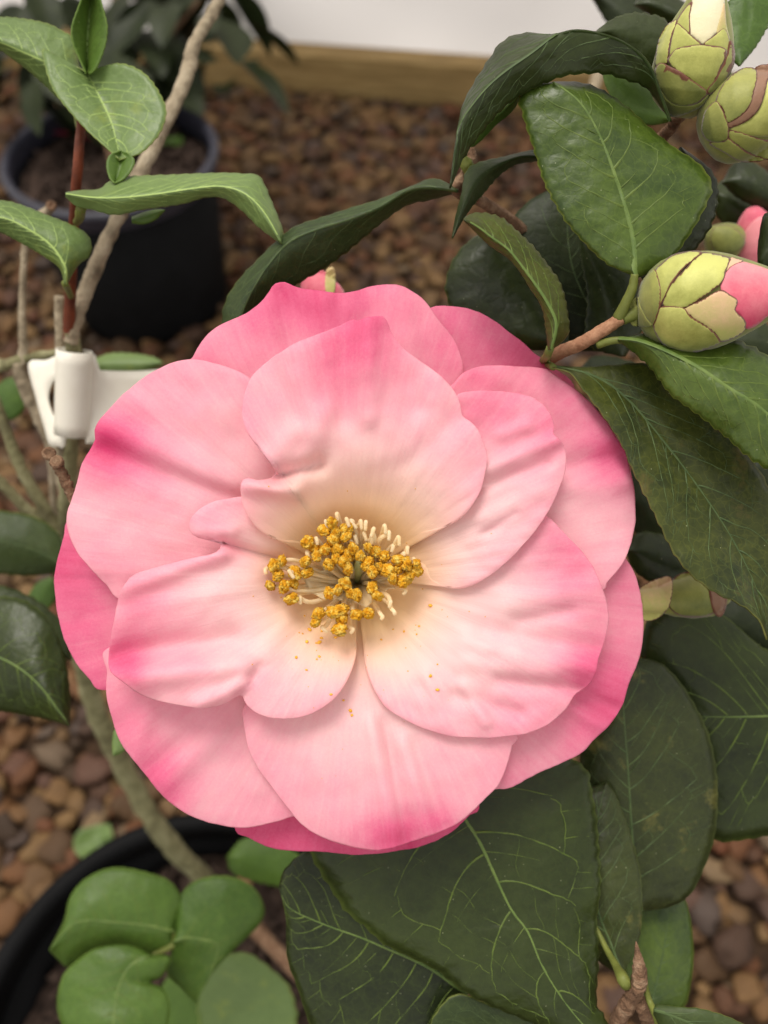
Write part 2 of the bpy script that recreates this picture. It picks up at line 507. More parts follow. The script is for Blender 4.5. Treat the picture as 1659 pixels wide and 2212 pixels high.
far_r = (fr - fl).length / 2
print('near pot', near_c, near_r, 'far pot', far_c, far_r, 'wall', wa, wb)

def in_pot(p, marg=0.0):
    return (Vector((p[0], p[1], 0)) - near_c).length < near_r * 0.86 + marg or (Vector((p[0], p[1], 0)) - far_c).length < far_r * 0.86 + marg

cands = []
y = -0.35
spots = []
gx0, gx1, gy0, gy1 = -1.6, 1.6, -0.35, 2.05
step = 0.0215
iy = 0
yy = gy0
while yy < gy1:
    xx = gx0 + (0.5 * step if iy % 2 else 0)
    while xx < gx1:
        px = xx + random.uniform(-.4, .4) * step
        py = yy + random.uniform(-.4, .4) * step
        d = (Vector((px, py, 0)) - wa).dot(wnrm)
        if d > 0.012 and not in_pot((px, py)):
            spots.append((px, py))
        xx += step
    yy += step * 0.87
    iy += 1
items = []
for (px, py) in spots:
    r = random.choice((0.007, 0.009, 0.011, 0.0125, 0.0145, 0.018)) * random.uniform(0.85, 1.15)
    sx, sy, sz = r * random.uniform(0.95, 1.35), r * random.uniform(0.75, 1.05), r * random.uniform(0.75, 1.1)
    z = sz * 0.35 + random.uniform(-0.002, 0.009)
    items.append((px, py, z, sx, sy, sz, random.uniform(0, 6.28), random.uniform(-.35, .35), random.uniform(-.35, .35), random.random(), random.randrange(10)))
def seen(it):
    x, y, d = to_px(it[:3])
    if not (0 < x < W and 0 < y < H): return -1
    if ((x - 760) / 640) ** 2 + ((y - 1230) / 640) ** 2 < 1: return -1
    if x > 1200 and 500 < y < 1800: return -1
    if 600 < x < 1480 and y > 1700: return -1
    if x > 1000 and y < 720: return -1
    if 60 < x < 440 and 420 < y < 690: return -1
    if (Vector((it[0], it[1], 0)) - near_c).length < near_r * 1.05: return -1
    return it[3] * it[4] / d / d
order = sorted(range(len(items)), key=lambda i: -seen(items[i]))
big = set(i for i in order[:300] if seen(items[i]) > 0)
for i in order[:300]:
    if i not in big: continue
    it = items[i]
    o = bpy.data.objects.new('pebble', PEB[it[10]])
    COL.objects.link(o)
    o.parent = ground
    o.location = it[:3]; o.scale = it[3:6]; o.rotation_euler = (it[7], it[8], it[6])
pv = [np.array([v.co[:] for v in me.vertices]) for me in PEB]
pf = [np.array([p.vertices[:] for p in me.polygons]) for me in PEB]
VV, FF, RR = [], [], []; off = 0
from mathutils import Euler
for i, it in enumerate(items):
    if i in big: continue
    R = np.array(Euler((it[7], it[8], it[6])).to_matrix())
    v = (pv[it[10]] * np.array(it[3:6])) @ R.T + np.array(it[:3])
    VV.append(v); FF.append(pf[it[10]] + off); RR.append(np.full(len(v), it[9])); off += len(v)
VV = np.vstack(VV); FF = np.vstack(FF); RR = np.concatenate(RR)
me = bpy.data.meshes.new('gravel')
me.vertices.add(len(VV)); me.vertices.foreach_set('co', VV.astype(np.float32).ravel())
me.loops.add(FF.size); me.loops.foreach_set('vertex_index', FF.astype(np.int32).ravel())
me.polygons.add(len(FF)); me.polygons.foreach_set('loop_start', np.arange(0, FF.size, 3, dtype=np.int32))
me.polygons.foreach_set('use_smooth', [True] * len(FF))
a = me.attributes.new('rnd', 'FLOAT', 'POINT'); a.data.foreach_set('value', RR.astype(np.float32))
me.update(calc_edges=True)
me.materials.append(M['gravel'])
gravel = bpy.data.objects.new('gravel', me); COL.objects.link(gravel)
gravel.parent = ground
gravel['kind'] = 'stuff'

# ------------------------------------------------------------------ pots
def lathe(prof, c, seg=72):
    V, Fc = [], []
    for (r, z) in prof:
        for k in range(seg):
            a = 2 * math.pi * k / seg
            V.append((c.x + r * math.cos(a), c.y + r * math.sin(a), z))
    for i in range(len(prof) - 1):
        for k in range(seg):
            k2 = (k + 1) % seg
            Fc.append((i * seg + k, i * seg + k2, (i + 1) * seg + k2, (i + 1) * seg + k))
    return V, Fc

def make_pot(c, r, h, label, soil_drop, rim_mat):
    t = empty('nursery_pot', (c.x, c.y, 0)); tag(t, label, 'pot')
    wl = 0.003
    V, Fc = lathe([(r * 0.80, 0.002), (r * 0.82, 0.0), (r * 0.83, 0.01), (r * 0.955, h - 0.032), (r * 0.955 - wl, h - 0.032), (r * 0.80, 0.012), (0.004, 0.012)], c)
    link_mesh('body', V, Fc, M['pot'], t)
    V, Fc = lathe([(r * 0.962, h - 0.031), (r * 0.985, h - 0.028), (r * 0.985, h - 0.016), (r * 0.985 + 0.004, h - 0.011), (r * 0.985 + 0.0055, h - 0.006), (r * 0.985 + 0.003, h - 0.001), (r * 0.985 - 0.002, h), (r * 0.985 - 0.006, h - 0.002),
                   (r * 0.985 - 0.0075, h - 0.006), (r * 0.985 - 0.007, h - 0.012), (r * 0.945, h - 0.034), (r * 0.953, h - 0.036)], c)
    link_mesh('rim', V, Fc, rim_mat, t)
    zs = h - soil_drop
    rs = r * (0.80 + 0.155 * zs / h) - 0.005
    nr, na = 26, 90
    V = [(c.x, c.y, zs)]; Fc = []
    for i in range(1, nr + 1):
        for k in range(na):
            a = 2 * math.pi * k / na; q = rs * i / nr
            x, y = c.x + q * math.cos(a), c.y + q * math.sin(a)
            V.append((x, y, zs + 0.010 * noise.noise(Vector((x * 28, y * 28, 1))) + 0.006 * noise.noise(Vector((x * 90, y * 90, 5)))))
    for k in range(na):
        Fc.append((0, 1 + k, 1 + (k + 1) % na))
    for i in range(nr - 1):
        for k in range(na):
            a0 = 1 + i * na; k2 = (k + 1) % na
            Fc.append((a0 + k, a0 + na + k, a0 + na + k2, a0 + k2))
    s = link_mesh('soil', V, Fc, M['soil'], t)
    # bark crumbs on the soil
    CV, CF = [], []
    for _ in range(420):
        a, q = random.uniform(0, 6.28), rs * math.sqrt(random.random()) * 0.97
        sc = random.uniform(0.0025, 0.007)
        base = pv[random.randrange(10)]
        R = np.array(Euler((random.uniform(0, 6), random.uniform(0, 6), random.uniform(0, 6))).to_matrix())
        off = len(CV) * len(base)
        CV.append((base * sc * np.array([1.5, 0.9, 0.7])) @ R.T + np.array([c.x + q * math.cos(a), c.y + q * math.sin(a), zs + 0.003]))
        CF.append(pf[0] + off)
    cr = link_mesh('bark_crumbs', np.vstack(CV), [tuple(f) for f in np.vstack(CF)], M['soil'], s)
    cr['kind'] = 'stuff'
    return zs
near_soil = make_pot(near_c, near_r, POT_NEAR_Z, 'black plastic nursery pot holding the stems of the flowering camellia', 0.055, M['pot'])
far_soil = make_pot(far_c, far_r, POT_FAR_Z, 'black nursery pot with grey rim standing on the gravel near the timber board', 0.035, M['pot_rim'])

# ------------------------------------------------------------------ leaves
def leaf(parent, left, midl, right, m='leaf_mid', veins=7, vein_mat='vein', serr=2.2, bulge=1.2, name='leaf', n=64, half=8, label=None,
         droop=0.6, th=0.00035, seed=None, wav=0.5, vw=1.0):
    """a blade through three edges traced as (x, y, distance mm), base to tip"""
    seed = seed if seed is not None else random.random() * 50
    L, Mi, R = catmull(left, n), catmull(midl, n), catmull(right, n)
    # teeth along the margin
    if serr:
        for E, sg in ((L, 1), (R, -1)):
            d = E[:, :2] - Mi[:, :2]
            ln = np.linalg.norm(d, axis=1)[:, None] + 1e-6
            tooth = np.array([((i + (1 if sg > 0 else 0)) % 3) / 2.0 for i in range(n)])
            jit = np.array([0.6 + 0.8 * abs(noise.noise(Vector((i * 0.37, seed, sg)))) for i in range(n)])
            fade = sstep(0, 0.15, np.linspace(0, 1, n)) * np.clip(ln[:, 0] / 40, 0, 1)
            E[:, :2] += d / ln * (tooth * jit * fade * serr * 1.9)[:, None]
    def surf(s, t):
        f = min(max(s, 0), 1) * (n - 1)
        i = min(int(f), n - 2); a = f - i
        mid = Mi[i] * (1 - a) + Mi[i + 1] * a
        E = L if t < 0 else R
        e = E[i] * (1 - a) + E[i + 1] * a
        at = abs(t)
        p = mid + (e - mid) * at
        wpx = math.hypot(e[0] - mid[0], e[1] - mid[1])
        k = min(1.0, wpx / 90)
        dz = -bulge * k * 4 * at * (1 - at) * 0.6 - 0.0 + 0.35 * k * math.exp(-(at / 0.06) ** 2)
        dz += wav * k * at * noise.noise(Vector((p[0] * 0.012, p[1] * 0.012, seed)))
        dz += 0.34 * k * noise.noise(Vector((p[0] * 0.03, p[1] * 0.03, seed + 9))) + 0.12 * k * noise.noise(Vector((p[0] * 0.07, p[1] * 0.07, seed + 19)))
        return P(p[0], p[1], p[2] + dz)
    ts = [-(1 - (k / half)) ** 0.9 for k in range(half)] + [0.0] + [((k + 1) / half) ** 0.9 for k in range(half)]
    nv = len(ts)
    V, tt, ss = [], [], []
    for i in range(n):
        for t in ts:
            V.append(surf(i / (n - 1), t)); tt.append(abs(t)); ss.append(i / (n - 1))
    o = link_mesh(name, V, grid_faces(n, nv), M[m], parent, {'tt': tt, 'ss': ss})
    solidify(o, th)
    if label: o['label'] = label
    if not veins: return o
    # midrib and side veins as low ridges lying on the blade
    RV, RF = [], []
    def nrm(s, t):
        e = 0.012
        a = surf(s + e, t) - surf(s - e, t); t0, t1 = max(-1, t - 0.03), min(1, t + 0.03)
        if t0 < 0 < t1: t0, t1 = (t0, -0.001) if t < 0 else (0.001, t1)
        b = surf(s, t1) - surf(s, t0)
        q = a.cross(b)
        if q.length < 1e-12: q = CAM - surf(s, t)
        q.normalize()
        return q if q.dot(CAM - surf(s, t)) > 0 else -q
    def ridge(pts, w0, w1, lift):
        nonlocal RV, RF
        pos = [surf(s, t) for s, t in pts]
        k0 = len(RV)
        for i, (s, t) in enumerate(pts):
            tan = pos[min(i + 1, len(pos) - 1)] - pos[max(i - 1, 0)]
            nn = nrm(s, t)
            side = tan.cross(nn)
            if side.length > 0: side.normalize()
            w = (w0 + (w1 - w0) * i / (len(pts) - 1)) / 1000
            hb = th / 2 + 0.00002
            RV += [pos[i] + side * w + nn * (hb - 0.0001), pos[i] + nn * (hb + lift * w), pos[i] - side * w + nn * (hb - 0.0001)]
        for i in range(len(pts) - 1):
            a = k0 + 3 * i
            RF += [(a, a + 1, a + 4, a + 3), (a + 1, a + 2, a + 5, a + 4)]
    ridge([(0.002 + 0.96 * i / 40, 0.0) for i in range(41)], 0.62 * vw, 0.16, 0.75)
    link_mesh('midrib', RV, RF, M[vein_mat], o)
    RV, RF = [], []
    rs = random.Random(int(seed * 1000))
    for sg in (-1, 1):
        ends = []
        s0 = 0.07 + (0.05 if sg > 0 else 0.0)
        while s0 < 0.86:
            adv = rs.uniform(0.19, 0.27) * (1 - s0 * 0.45)
            reach = rs.uniform(0.62, 0.8)
            pts = []
            bend = rs.uniform(-.008, .008)
            for q in np.linspace(0.02, 1, 14):
                jn = noise.noise(Vector((q * 3.2, s0 * 31, seed + sg)))
                pts.append((s0 + adv * q ** 1.12 + bend * math.sin(q * 7) + 0.016 * q * jn, sg * min(.93, reach * q * (1 + 0.06 * jn))))
            ridge(pts, 0.26 * vw, 0.13 * vw, 0.6)
            ends.append((pts, s0, adv, reach))
            # weaker vein between
            if rs.random() < 0.7:
                m0 = s0 + 0.055; rr = rs.uniform(0.25, 0.5)
                ridge([(m0 + adv * 0.5 * q, sg * rr * q) for q in np.linspace(0.02, 1, 8)], 0.12 * vw, 0.05, 0.5)
            s0 += rs.uniform(0.75, 1.25) * 0.8 / veins
        for (pa, sa, aa, ra), (pb, sb, ab, rb) in zip(ends[:-1], ends[1:]):
            # loop from the end of one vein to the flank of the next, zigzagging
            e0 = pa[-1]; e1 = pb[rs.choice((9, 10, 11))]
            k = 10
            pts = []
            for q in np.linspace(0, 1, k):
                s = e0[0] + (e1[0] - e0[0]) * q; t = e0[1] + (e1[1] - e0[1]) * q
                t += sg * 0.07 * (1 - abs(2 * q - 1)) + sg * 0.05 * noise.noise(Vector((q * 4, e0[0] * 40, seed)))
                pts.append((min(s, .99), max(-.97, min(.97, t))))
            ridge(pts, 0.14 * vw, 0.12 * vw, 0.6)
            # spurs to the margin
            for j in (3, 7):
                a = pts[j]; tgt = sg * rs.uniform(0.88, 0.95)
                ridge([(min(.99, a[0] + 0.035 * q), a[1] + (tgt - a[1]) * q) for q in np.linspace(0, 1, 5)], 0.11 * vw, 0.05, 0.5)
            # cross links
            for j in (5, 8):
                a = pa[j]; b_ = pb[max(1, j - 2)]
                if rs.random() < 0.6:
                    ridge([(a[0] + (b_[0] - a[0]) * q, a[1] + (b_[1] - a[1]) * q + 0.02 * math.sin(q * 8)) for q in np.linspace(0, 1, 8)], 0.07 * vw, 0.06, 0.5)
    link_mesh('vein_network', RV, RF, M['vein_fine' if vein_mat == 'vein' or m == 'leaf_fresh' else vein_mat], o)
    return o

def z(pts, d0, d1, shift=0.0):
    """give a traced pixel line its distances (mm) running from base to tip"""
    k = len(pts) - 1
    if callable(d0): return [(x, y, d0(i / k) + shift) for i, (x, y) in enumerate(pts)]
    return [(x, y, d0 + (d1 - d0) * i / k + shift) for i, (x, y) in enumerate(pts)]

shrub_base = on_plane(470, 1935, near_soil)
shrub = empty('camellia_shrub', shrub_base)
tag(shrub, 'flowering camellia shrub with one large open pink bloom, glossy leaves and grey stems', 'shrub')

# --- right side, near leaves
leaf(shrub, z([(1450, 262), (1425, 225), (1395, 186), (1355, 172), (1320, 160), (1280, 157), (1210, 165), (1130, 200), (1080, 238), (1030, 297), (997, 345), (972, 407)], 166, 160),
     z([(1450, 262), (1428, 200), (1408, 148), (1380, 113), (1330, 82), (1255, 65), (1205, 75), (1150, 115), (1080, 165), (1030, 217), (990, 285), (972, 407)], 165, 158, -3),
     z([(1450, 262), (1415, 170), (1385, 118), (1330, 92), (1250, 82), (1185, 76), (1130, 74), (1085, 93), (1055, 135), (1020, 190), (995, 250), (972, 407)], 172, 166),
     'leaf_dark', 7, 'vein_dark', 2.5, 0.6, vw=0.7, seed=3.3)
leaf(shrub, z([(1490, 140), (1440, 50), (1400, 33), (1360, 31), (1320, 45), (1283, 72)], 182, 180), z([(1490, 140), (1440, 95), (1380, 70), (1330, 66), (1283, 72)], 180, 178),
     z([(1490, 140), (1430, 160), (1370, 140), (1320, 95), (1283, 72)], 184, 180), 'leaf_dark', 0, n=40)
leaf(shrub, z([(1371, 597), (1310, 567), (1260, 521), (1225, 480), (1200, 440), (1175, 390), (1155, 325), (1140, 280), (1130, 245), (1122, 212), (1150, 188), (1195, 178)], 163, 164),
     z([(1371, 597), (1367, 525), (1350, 450), (1318, 352), (1286, 275), (1250, 220), (1195, 178)], 163, 163, -1.5),
     z([(1375, 600), (1430, 575), (1475, 525), (1515, 460), (1535, 408), (1525, 375), (1495, 345), (1455, 320), (1405, 280), (1355, 235), (1300, 197), (1250, 180), (1195, 178)], 163, 167, 1),
     'leaf_mid', 6, 'vein', 2.4, 1.0, seed=11.2, vw=1.15)
leaf(shrub, z([(1400, 640), (1380, 560), (1400, 460), (1430, 380), (1470, 318)], 180, 178), z([(1400, 640), (1450, 540), (1490, 440), (1500, 370), (1470, 318)], 178, 177),
     z([(1400, 640), (1480, 560), (1530, 495), (1549, 425), (1535, 370), (1470, 318)], 182, 178), 'leaf_dark', 0, n=48)
leaf(shrub, z([(1185, 755), (1178, 690), (1168, 655), (1145, 620), (1125, 587), (1098, 556), (1060, 530), (1030, 502), (1002, 475)], 163, 158),
     z([(1188, 755), (1200, 700), (1178, 648), (1150, 606), (1125, 573), (1098, 540), (1060, 512), (1030, 490), (1002, 475)], 163, 157, -2.5),
     z([(1192, 755), (1224, 725), (1226, 688), (1212, 622), (1190, 585), (1155, 540), (1120, 505), (1085, 475), (1050, 463), (1020, 463), (1002, 473)], 166, 160),
     'leaf_olive', 6, 'vein', 2.0, 0.8, seed=5.5, vw=0.8)
leaf(shrub, z([(1230, 760), (1080, 745), (1000, 700), (966, 640), (970, 585), (1000, 535), (1060, 490)], 195, 200), z([(1230, 760), (1150, 700), (1090, 620), (1070, 560), (1060, 490)], 192, 196),
     z([(1230, 760), (1220, 690), (1180, 600), (1120, 530), (1060, 490)], 196, 200), 'leaf_dark', 0, n=48)
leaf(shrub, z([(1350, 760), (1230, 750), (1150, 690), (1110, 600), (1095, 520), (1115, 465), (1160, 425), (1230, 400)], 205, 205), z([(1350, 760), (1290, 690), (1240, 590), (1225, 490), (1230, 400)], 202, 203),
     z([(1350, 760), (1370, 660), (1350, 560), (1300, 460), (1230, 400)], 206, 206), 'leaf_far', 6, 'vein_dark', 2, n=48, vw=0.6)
leaf(shrub, z([(1340, 770), (1270, 740), (1270, 640), (1256, 560), (1252, 510)], 198, 198), z([(1345, 770), (1330, 690), (1300, 600), (1252, 510)], 198, 198),
     z([(1350, 770), (1390, 690), (1360, 590), (1252, 510)], 200, 199), 'leaf_dark', 0, n=40, serr=3)
# small twisted leaf and the sliver behind it
leaf(shrub, z([(1175, 335), (1150, 326), (1090, 340), (1045, 350), (1010, 368), (998, 420), (985, 470), (977, 515)], 182, 172), z([(1175, 340), (1120, 340), (1060, 366), (1025, 400), (1003, 445), (977, 515)], 180, 170, -2),
     z([(1175, 345), (1115, 354), (1075, 380), (1045, 415), (1015, 450), (990, 490), (977, 515)], 183, 172), 'leaf_under', 0, n=44)
leaf(shrub, z([(1016, 318), (1020, 285), (1050, 250), (1085, 222), (1128, 198)], 180, 176), z([(1018, 318), (1032, 290), (1062, 258), (1098, 228), (1128, 198)], 179, 174),
     z([(1020, 318), (1042, 300), (1072, 268), (1105, 240), (1130, 200)], 180, 176), 'leaf_fresh', 0, n=30, serr=1)
# long leaf reaching left behind the flower
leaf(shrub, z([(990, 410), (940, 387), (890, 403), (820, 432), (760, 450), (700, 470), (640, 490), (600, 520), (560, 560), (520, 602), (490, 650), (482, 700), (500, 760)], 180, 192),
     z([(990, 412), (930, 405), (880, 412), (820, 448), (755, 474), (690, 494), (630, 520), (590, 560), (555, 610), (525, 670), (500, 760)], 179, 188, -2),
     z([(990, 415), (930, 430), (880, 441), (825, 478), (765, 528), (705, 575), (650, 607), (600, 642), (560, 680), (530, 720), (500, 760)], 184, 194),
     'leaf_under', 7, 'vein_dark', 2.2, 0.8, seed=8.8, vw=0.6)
# right: two long leaves beside the flower
leaf(shrub, z([(1335, 736), (1350, 746), (1375, 764), (1400, 786), (1420, 810), (1450, 850), (1490, 880), (1530, 910), (1570, 942), (1600, 970), (1640, 1000), (1720, 1040), (1800, 1050)], 166, 156),
     z([(1335, 734), (1380, 738), (1440, 760), (1510, 795), (1570, 836), (1660, 897), (1800, 1050)], 165, 155, -2),
     z([(1335, 732), (1400, 722), (1480, 735), (1550, 735), (1600, 742), (1659, 775), (1730, 850), (1800, 1050)], 170, 160),
     'leaf_mid', 8, 'vein', 3.0, 1.2, seed=21.4)
leaf(shrub, z([(1195, 795), (1232, 806), (1252, 832), (1300, 892), (1340, 952), (1366, 1012), (1396, 1072), (1430, 1142), (1460, 1200), (1500, 1247), (1550, 1282), (1600, 1305), (1640, 1340), (1656, 1382)], 168, 164),
     z([(1195, 793), (1280, 812), (1350, 858), (1430, 950), (1520, 1070), (1590, 1180), (1640, 1290), (1656, 1382)], 170, 168, 1),
     z([(1195, 791), (1260, 794), (1330, 790), (1400, 790), (1480, 850), (1570, 930), (1640, 1020), (1690, 1130), (1695, 1250), (1656, 1382)], 172, 170),
     'leaf_olive', 8, 'vein_dark', 2.6, 1.0, seed=31.9, vw=0.75)
# lower right leaves
leaf(shrub, z([(1780, 1540), (1720, 1440), (1640, 1395), (1570, 1335), (1500, 1291), (1440, 1302), (1395, 1350), (1385, 1420), (1420, 1500), (1480, 1548)], 206, 216),
     z([(1790, 1548), (1700, 1546), (1600, 1548), (1540, 1548), (1480, 1548)], 203, 212), z([(1780, 1560), (1740, 1700), (1680, 1790), (1600, 1813), (1540, 1810), (1500, 1740), (1470, 1640), (1480, 1548)], 206, 216),
     'leaf_dark', 5, 'vein', 2.0, 1.2, seed=41.1, vw=0.9)
leaf(shrub, z([(1385, 1968), (1340, 1940), (1290, 1880), (1255, 1780), (1250, 1680), (1270, 1580), (1330, 1470), (1350, 1420)], 206, 206),
     z([(1385, 1968), (1372, 1880), (1364, 1790), (1358, 1690), (1350, 1580), (1345, 1490), (1350, 1420)], 204, 202, -1),
     z([(1385, 1968), (1445, 1958), (1485, 1936), (1512, 1892), (1542, 1806), (1549, 1706), (1540, 1626), (1522, 1566), (1498, 1520), (1465, 1470), (1420, 1430), (1350, 1420)], 206, 204),
     'leaf_spot', 7, 'vein_dark', 1.2, 1.2, seed=51.7, vw=0.8)
leaf(shrub, z([(1345, 2105), (1300, 2080), (1240, 2010), (1200, 1900), (1200, 1800), (1240, 1720), (1310, 1690)], 192, 203),
     z([(1345, 2105), (1320, 2040), (1290, 1960), (1280, 1860), (1290, 1770), (1310, 1690)], 190, 202, -1), z([(1345, 2105), (1378, 2035), (1386, 1970), (1384, 1900), (1375, 1850), (1358, 1795), (1330, 1720), (1310, 1690)], 189, 202),
     'leaf_spot', 6, 'vein_dark', 1.0, 0.9, seed=61.2, vw=0.8)
leaf(shrub, z([(900, 1570), (760, 1620), (680, 1700), (660, 1800), (682, 1862), (712, 1912), (750, 1968), (795, 2005), (830, 2037), (890, 2067), (950, 2097), (1000, 2137), (1065, 2172), (1150, 2208), (1240, 2250), (1325, 2285)], 197, 184),
     z([(900, 1570), (960, 1690), (1005, 1770), (1040, 1827), (1100, 1957), (1140, 2012), (1172, 2087), (1230, 2177), (1325, 2285)], 195, 182, -1.5),
     z([(900, 1570), (1000, 1550), (1150, 1590), (1235, 1640), (1268, 1667), (1275, 1702), (1287, 1767), (1292, 1847), (1295, 1917), (1287, 1992), (1291, 2067), (1287, 2167), (1308, 2207), (1325, 2285)], 197, 182),
     'leaf_dark', 5, 'vein', 3.2, 2.2, seed=71.5, n=96, wav=1.6, vw=1.0)
leaf(shrub, z([(1010, 2160), (940, 2300), (800, 2340), (720, 2300), (672, 2215), (642, 2127), (622, 2067), (618, 1975), (603, 1915)], 196, 200),
     z([(1010, 2150), (930, 2092), (830, 2046), (770, 2021), (700, 1996), (625, 1960), (603, 1915)], 196, 199, -1),
     z([(1010, 2140), (950, 2060), (860, 1960), (780, 1880), (720, 1830), (665, 1836), (617, 1877), (603, 1915)], 198, 200),
     'leaf_dark', 8, 'vein', 1.6, 1.2, seed=81.4, vw=0.8)
leaf(shrub, z([(1180, 2210), (1110, 2188), (1050, 2168), (1000, 2148), (965, 2160), (930, 2212), (925, 2270)], 190, 192), z([(1190, 2260), (1080, 2240), (1000, 2240), (925, 2270)], 191, 193),
     z([(1190, 2300), (1080, 2330), (990, 2320), (925, 2270)], 193, 194), 'leaf_under', 5, 'vein_dark', 1, 0.8, n=40, vw=0.6)
leaf(shrub, z([(1395, 2190), (1350, 2100), (1370, 1980), (1440, 1900)], 212, 216), z([(1400, 2195), (1425, 2090), (1440, 2000), (1440, 1900)], 211, 214),
     z([(1400, 2200), (1472, 2178), (1490, 2130), (1497, 2050), (1482, 1950), (1440, 1900)], 214, 216), 'leaf_mid', 6, 'vein_dark', 0.6, seed=91, n=44, vw=0.6)
leaf(shrub, z([(1415, 2170), (1470, 2176), (1525, 2182), (1600, 2210), (1700, 2280)], 170, 166), z([(1412, 2180), (1470, 2200), (1540, 2230), (1620, 2260), (1700, 2280)], 169, 165),
     z([(1412, 2190), (1450, 2250), (1540, 2300), (1620, 2310), (1700, 2280)], 171, 167), 'leaf_under', 5, 'vein_dark', 1, n=36, vw=0.7)
# right rim, further back
leaf(shrub, z([(1600, -40), (1570, 20), (1560, 80), (1575, 120), (1597, 143)], 186, 184), z([(1615, -40), (1615, 30), (1610, 90), (1597, 143)], 185, 183), z([(1660, -40), (1668, 20), (1655, 60), (1630, 103), (1597, 143)], 186, 184), 'leaf_fresh', 0, n=40)
leaf(shrub, z([(1450, 262), (1400, 270), (1350, 250), (1310, 190), (1300, 140)], 190, 190), z([(1450, 262), (1400, 235), (1350, 195), (1300, 140)], 189, 189), z([(1450, 262), (1430, 215), (1370, 165), (1300, 140)], 190, 190), 'leaf_fresh', 0, n=36, serr=0)
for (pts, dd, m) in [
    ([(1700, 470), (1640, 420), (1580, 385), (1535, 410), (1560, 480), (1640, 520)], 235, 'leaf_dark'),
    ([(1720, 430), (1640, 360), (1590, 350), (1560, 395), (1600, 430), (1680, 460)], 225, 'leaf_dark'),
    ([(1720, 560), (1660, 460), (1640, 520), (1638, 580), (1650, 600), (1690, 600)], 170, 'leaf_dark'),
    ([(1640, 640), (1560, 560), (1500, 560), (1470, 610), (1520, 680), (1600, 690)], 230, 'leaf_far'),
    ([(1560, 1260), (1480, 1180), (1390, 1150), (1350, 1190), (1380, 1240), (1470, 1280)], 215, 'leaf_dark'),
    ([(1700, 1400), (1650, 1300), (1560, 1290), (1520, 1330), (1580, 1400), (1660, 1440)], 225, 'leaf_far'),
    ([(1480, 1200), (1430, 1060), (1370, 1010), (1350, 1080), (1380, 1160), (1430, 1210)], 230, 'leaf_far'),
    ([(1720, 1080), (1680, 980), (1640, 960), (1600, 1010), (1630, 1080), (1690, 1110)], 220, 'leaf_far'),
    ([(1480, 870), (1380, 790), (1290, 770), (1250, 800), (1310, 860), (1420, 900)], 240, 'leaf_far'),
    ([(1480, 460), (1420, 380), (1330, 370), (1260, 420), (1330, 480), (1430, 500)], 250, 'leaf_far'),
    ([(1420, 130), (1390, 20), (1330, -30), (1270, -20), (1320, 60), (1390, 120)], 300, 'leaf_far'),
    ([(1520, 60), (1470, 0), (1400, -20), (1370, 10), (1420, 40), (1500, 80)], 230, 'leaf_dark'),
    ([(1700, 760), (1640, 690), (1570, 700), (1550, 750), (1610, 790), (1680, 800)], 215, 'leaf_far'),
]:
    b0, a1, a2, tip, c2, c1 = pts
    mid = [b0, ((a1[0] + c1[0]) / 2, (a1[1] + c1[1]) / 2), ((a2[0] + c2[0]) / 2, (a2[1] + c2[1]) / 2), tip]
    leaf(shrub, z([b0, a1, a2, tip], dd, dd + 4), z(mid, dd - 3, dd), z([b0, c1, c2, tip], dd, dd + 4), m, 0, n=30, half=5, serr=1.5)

# --- left side: shoot with pale young leaves
leaf(shrub, z([(172, 160), (160, 90), (130, 66), (100, 52), (55, 43), (0, 39), (-60, 50), (-110, 75)], 205, 200), z([(172, 165), (140, 150), (100, 135), (50, 112), (0, 90), (-50, 78), (-110, 75)], 203, 196, -2),
     z([(170, 230), (130, 214), (100, 185), (60, 150), (30, 128), (0, 108), (-50, 95), (-110, 75)], 206, 200), 'leaf_young', 6, 'vein_young', 1.2, 1.0, seed=13, vw=0.6)
leaf(shrub, z([(186, 160), (172, 128), (158, 95), (155, 60), (168, 20), (180, -10), (196, -40)], 198, 192), z([(188, 160), (188, 120), (190, 70), (194, 20), (196, -40)], 200, 195, 2),
     z([(192, 160), (207, 148), (226, 100), (231, 58), (222, 18), (212, -15), (196, -40)], 198, 192), 'leaf_fresh', 5, 'vein_young', 1.0, 0.4, seed=14, n=44, vw=0.5)
leaf(shrub, z([(187, 155), (150, 136), (118, 118), (92, 107), (96, 135), (104, 165), (118, 198), (150, 240), (190, 283), (220, 310), (258, 345)], 200, 192),
     z([(187, 157), (215, 210), (240, 262), (254, 315), (258, 345)], 201, 191, 1.5), z([(189, 155), (222, 144), (265, 139), (310, 158), (340, 195), (358, 236), (350, 276), (330, 306), (300, 332), (258, 345)], 200, 192),
     'leaf_young', 6, 'vein_young', 1.6, 0.8, seed=15, vw=0.8)
leaf(shrub, z([(258, 326), (238, 334), (230, 355), (236, 383), (248, 396)], 192, 190), z([(262, 326), (260, 350), (255, 375), (248, 396)], 193, 191, 1), z([(275, 330), (290, 345), (285, 365), (268, 386), (248, 396)], 192, 190), 'leaf_fresh', 0, n=24, half=5, serr=0.8)
leaf(shrub, z([(142, 424), (165, 444), (200, 452), (250, 463), (300, 453), (350, 446), (400, 438), (440, 426), (475, 425), (500, 436), (530, 460), (560, 490), (608, 526)], 190, 186),
     z([(142, 420), (200, 428), (260, 428), (340, 420), (420, 408), (480, 404), (530, 420), (570, 460), (608, 526)], 189, 184, -2.5),
     z([(142, 417), (175, 412), (215, 410), (235, 395), (280, 383), (350, 380), (475, 375), (525, 377), (560, 383), (585, 435), (600, 470), (612, 505), (608, 526)], 195, 188),
     'leaf_young', 7, 'vein_young', 1.2, 0.6, seed=16, vw=0.35)
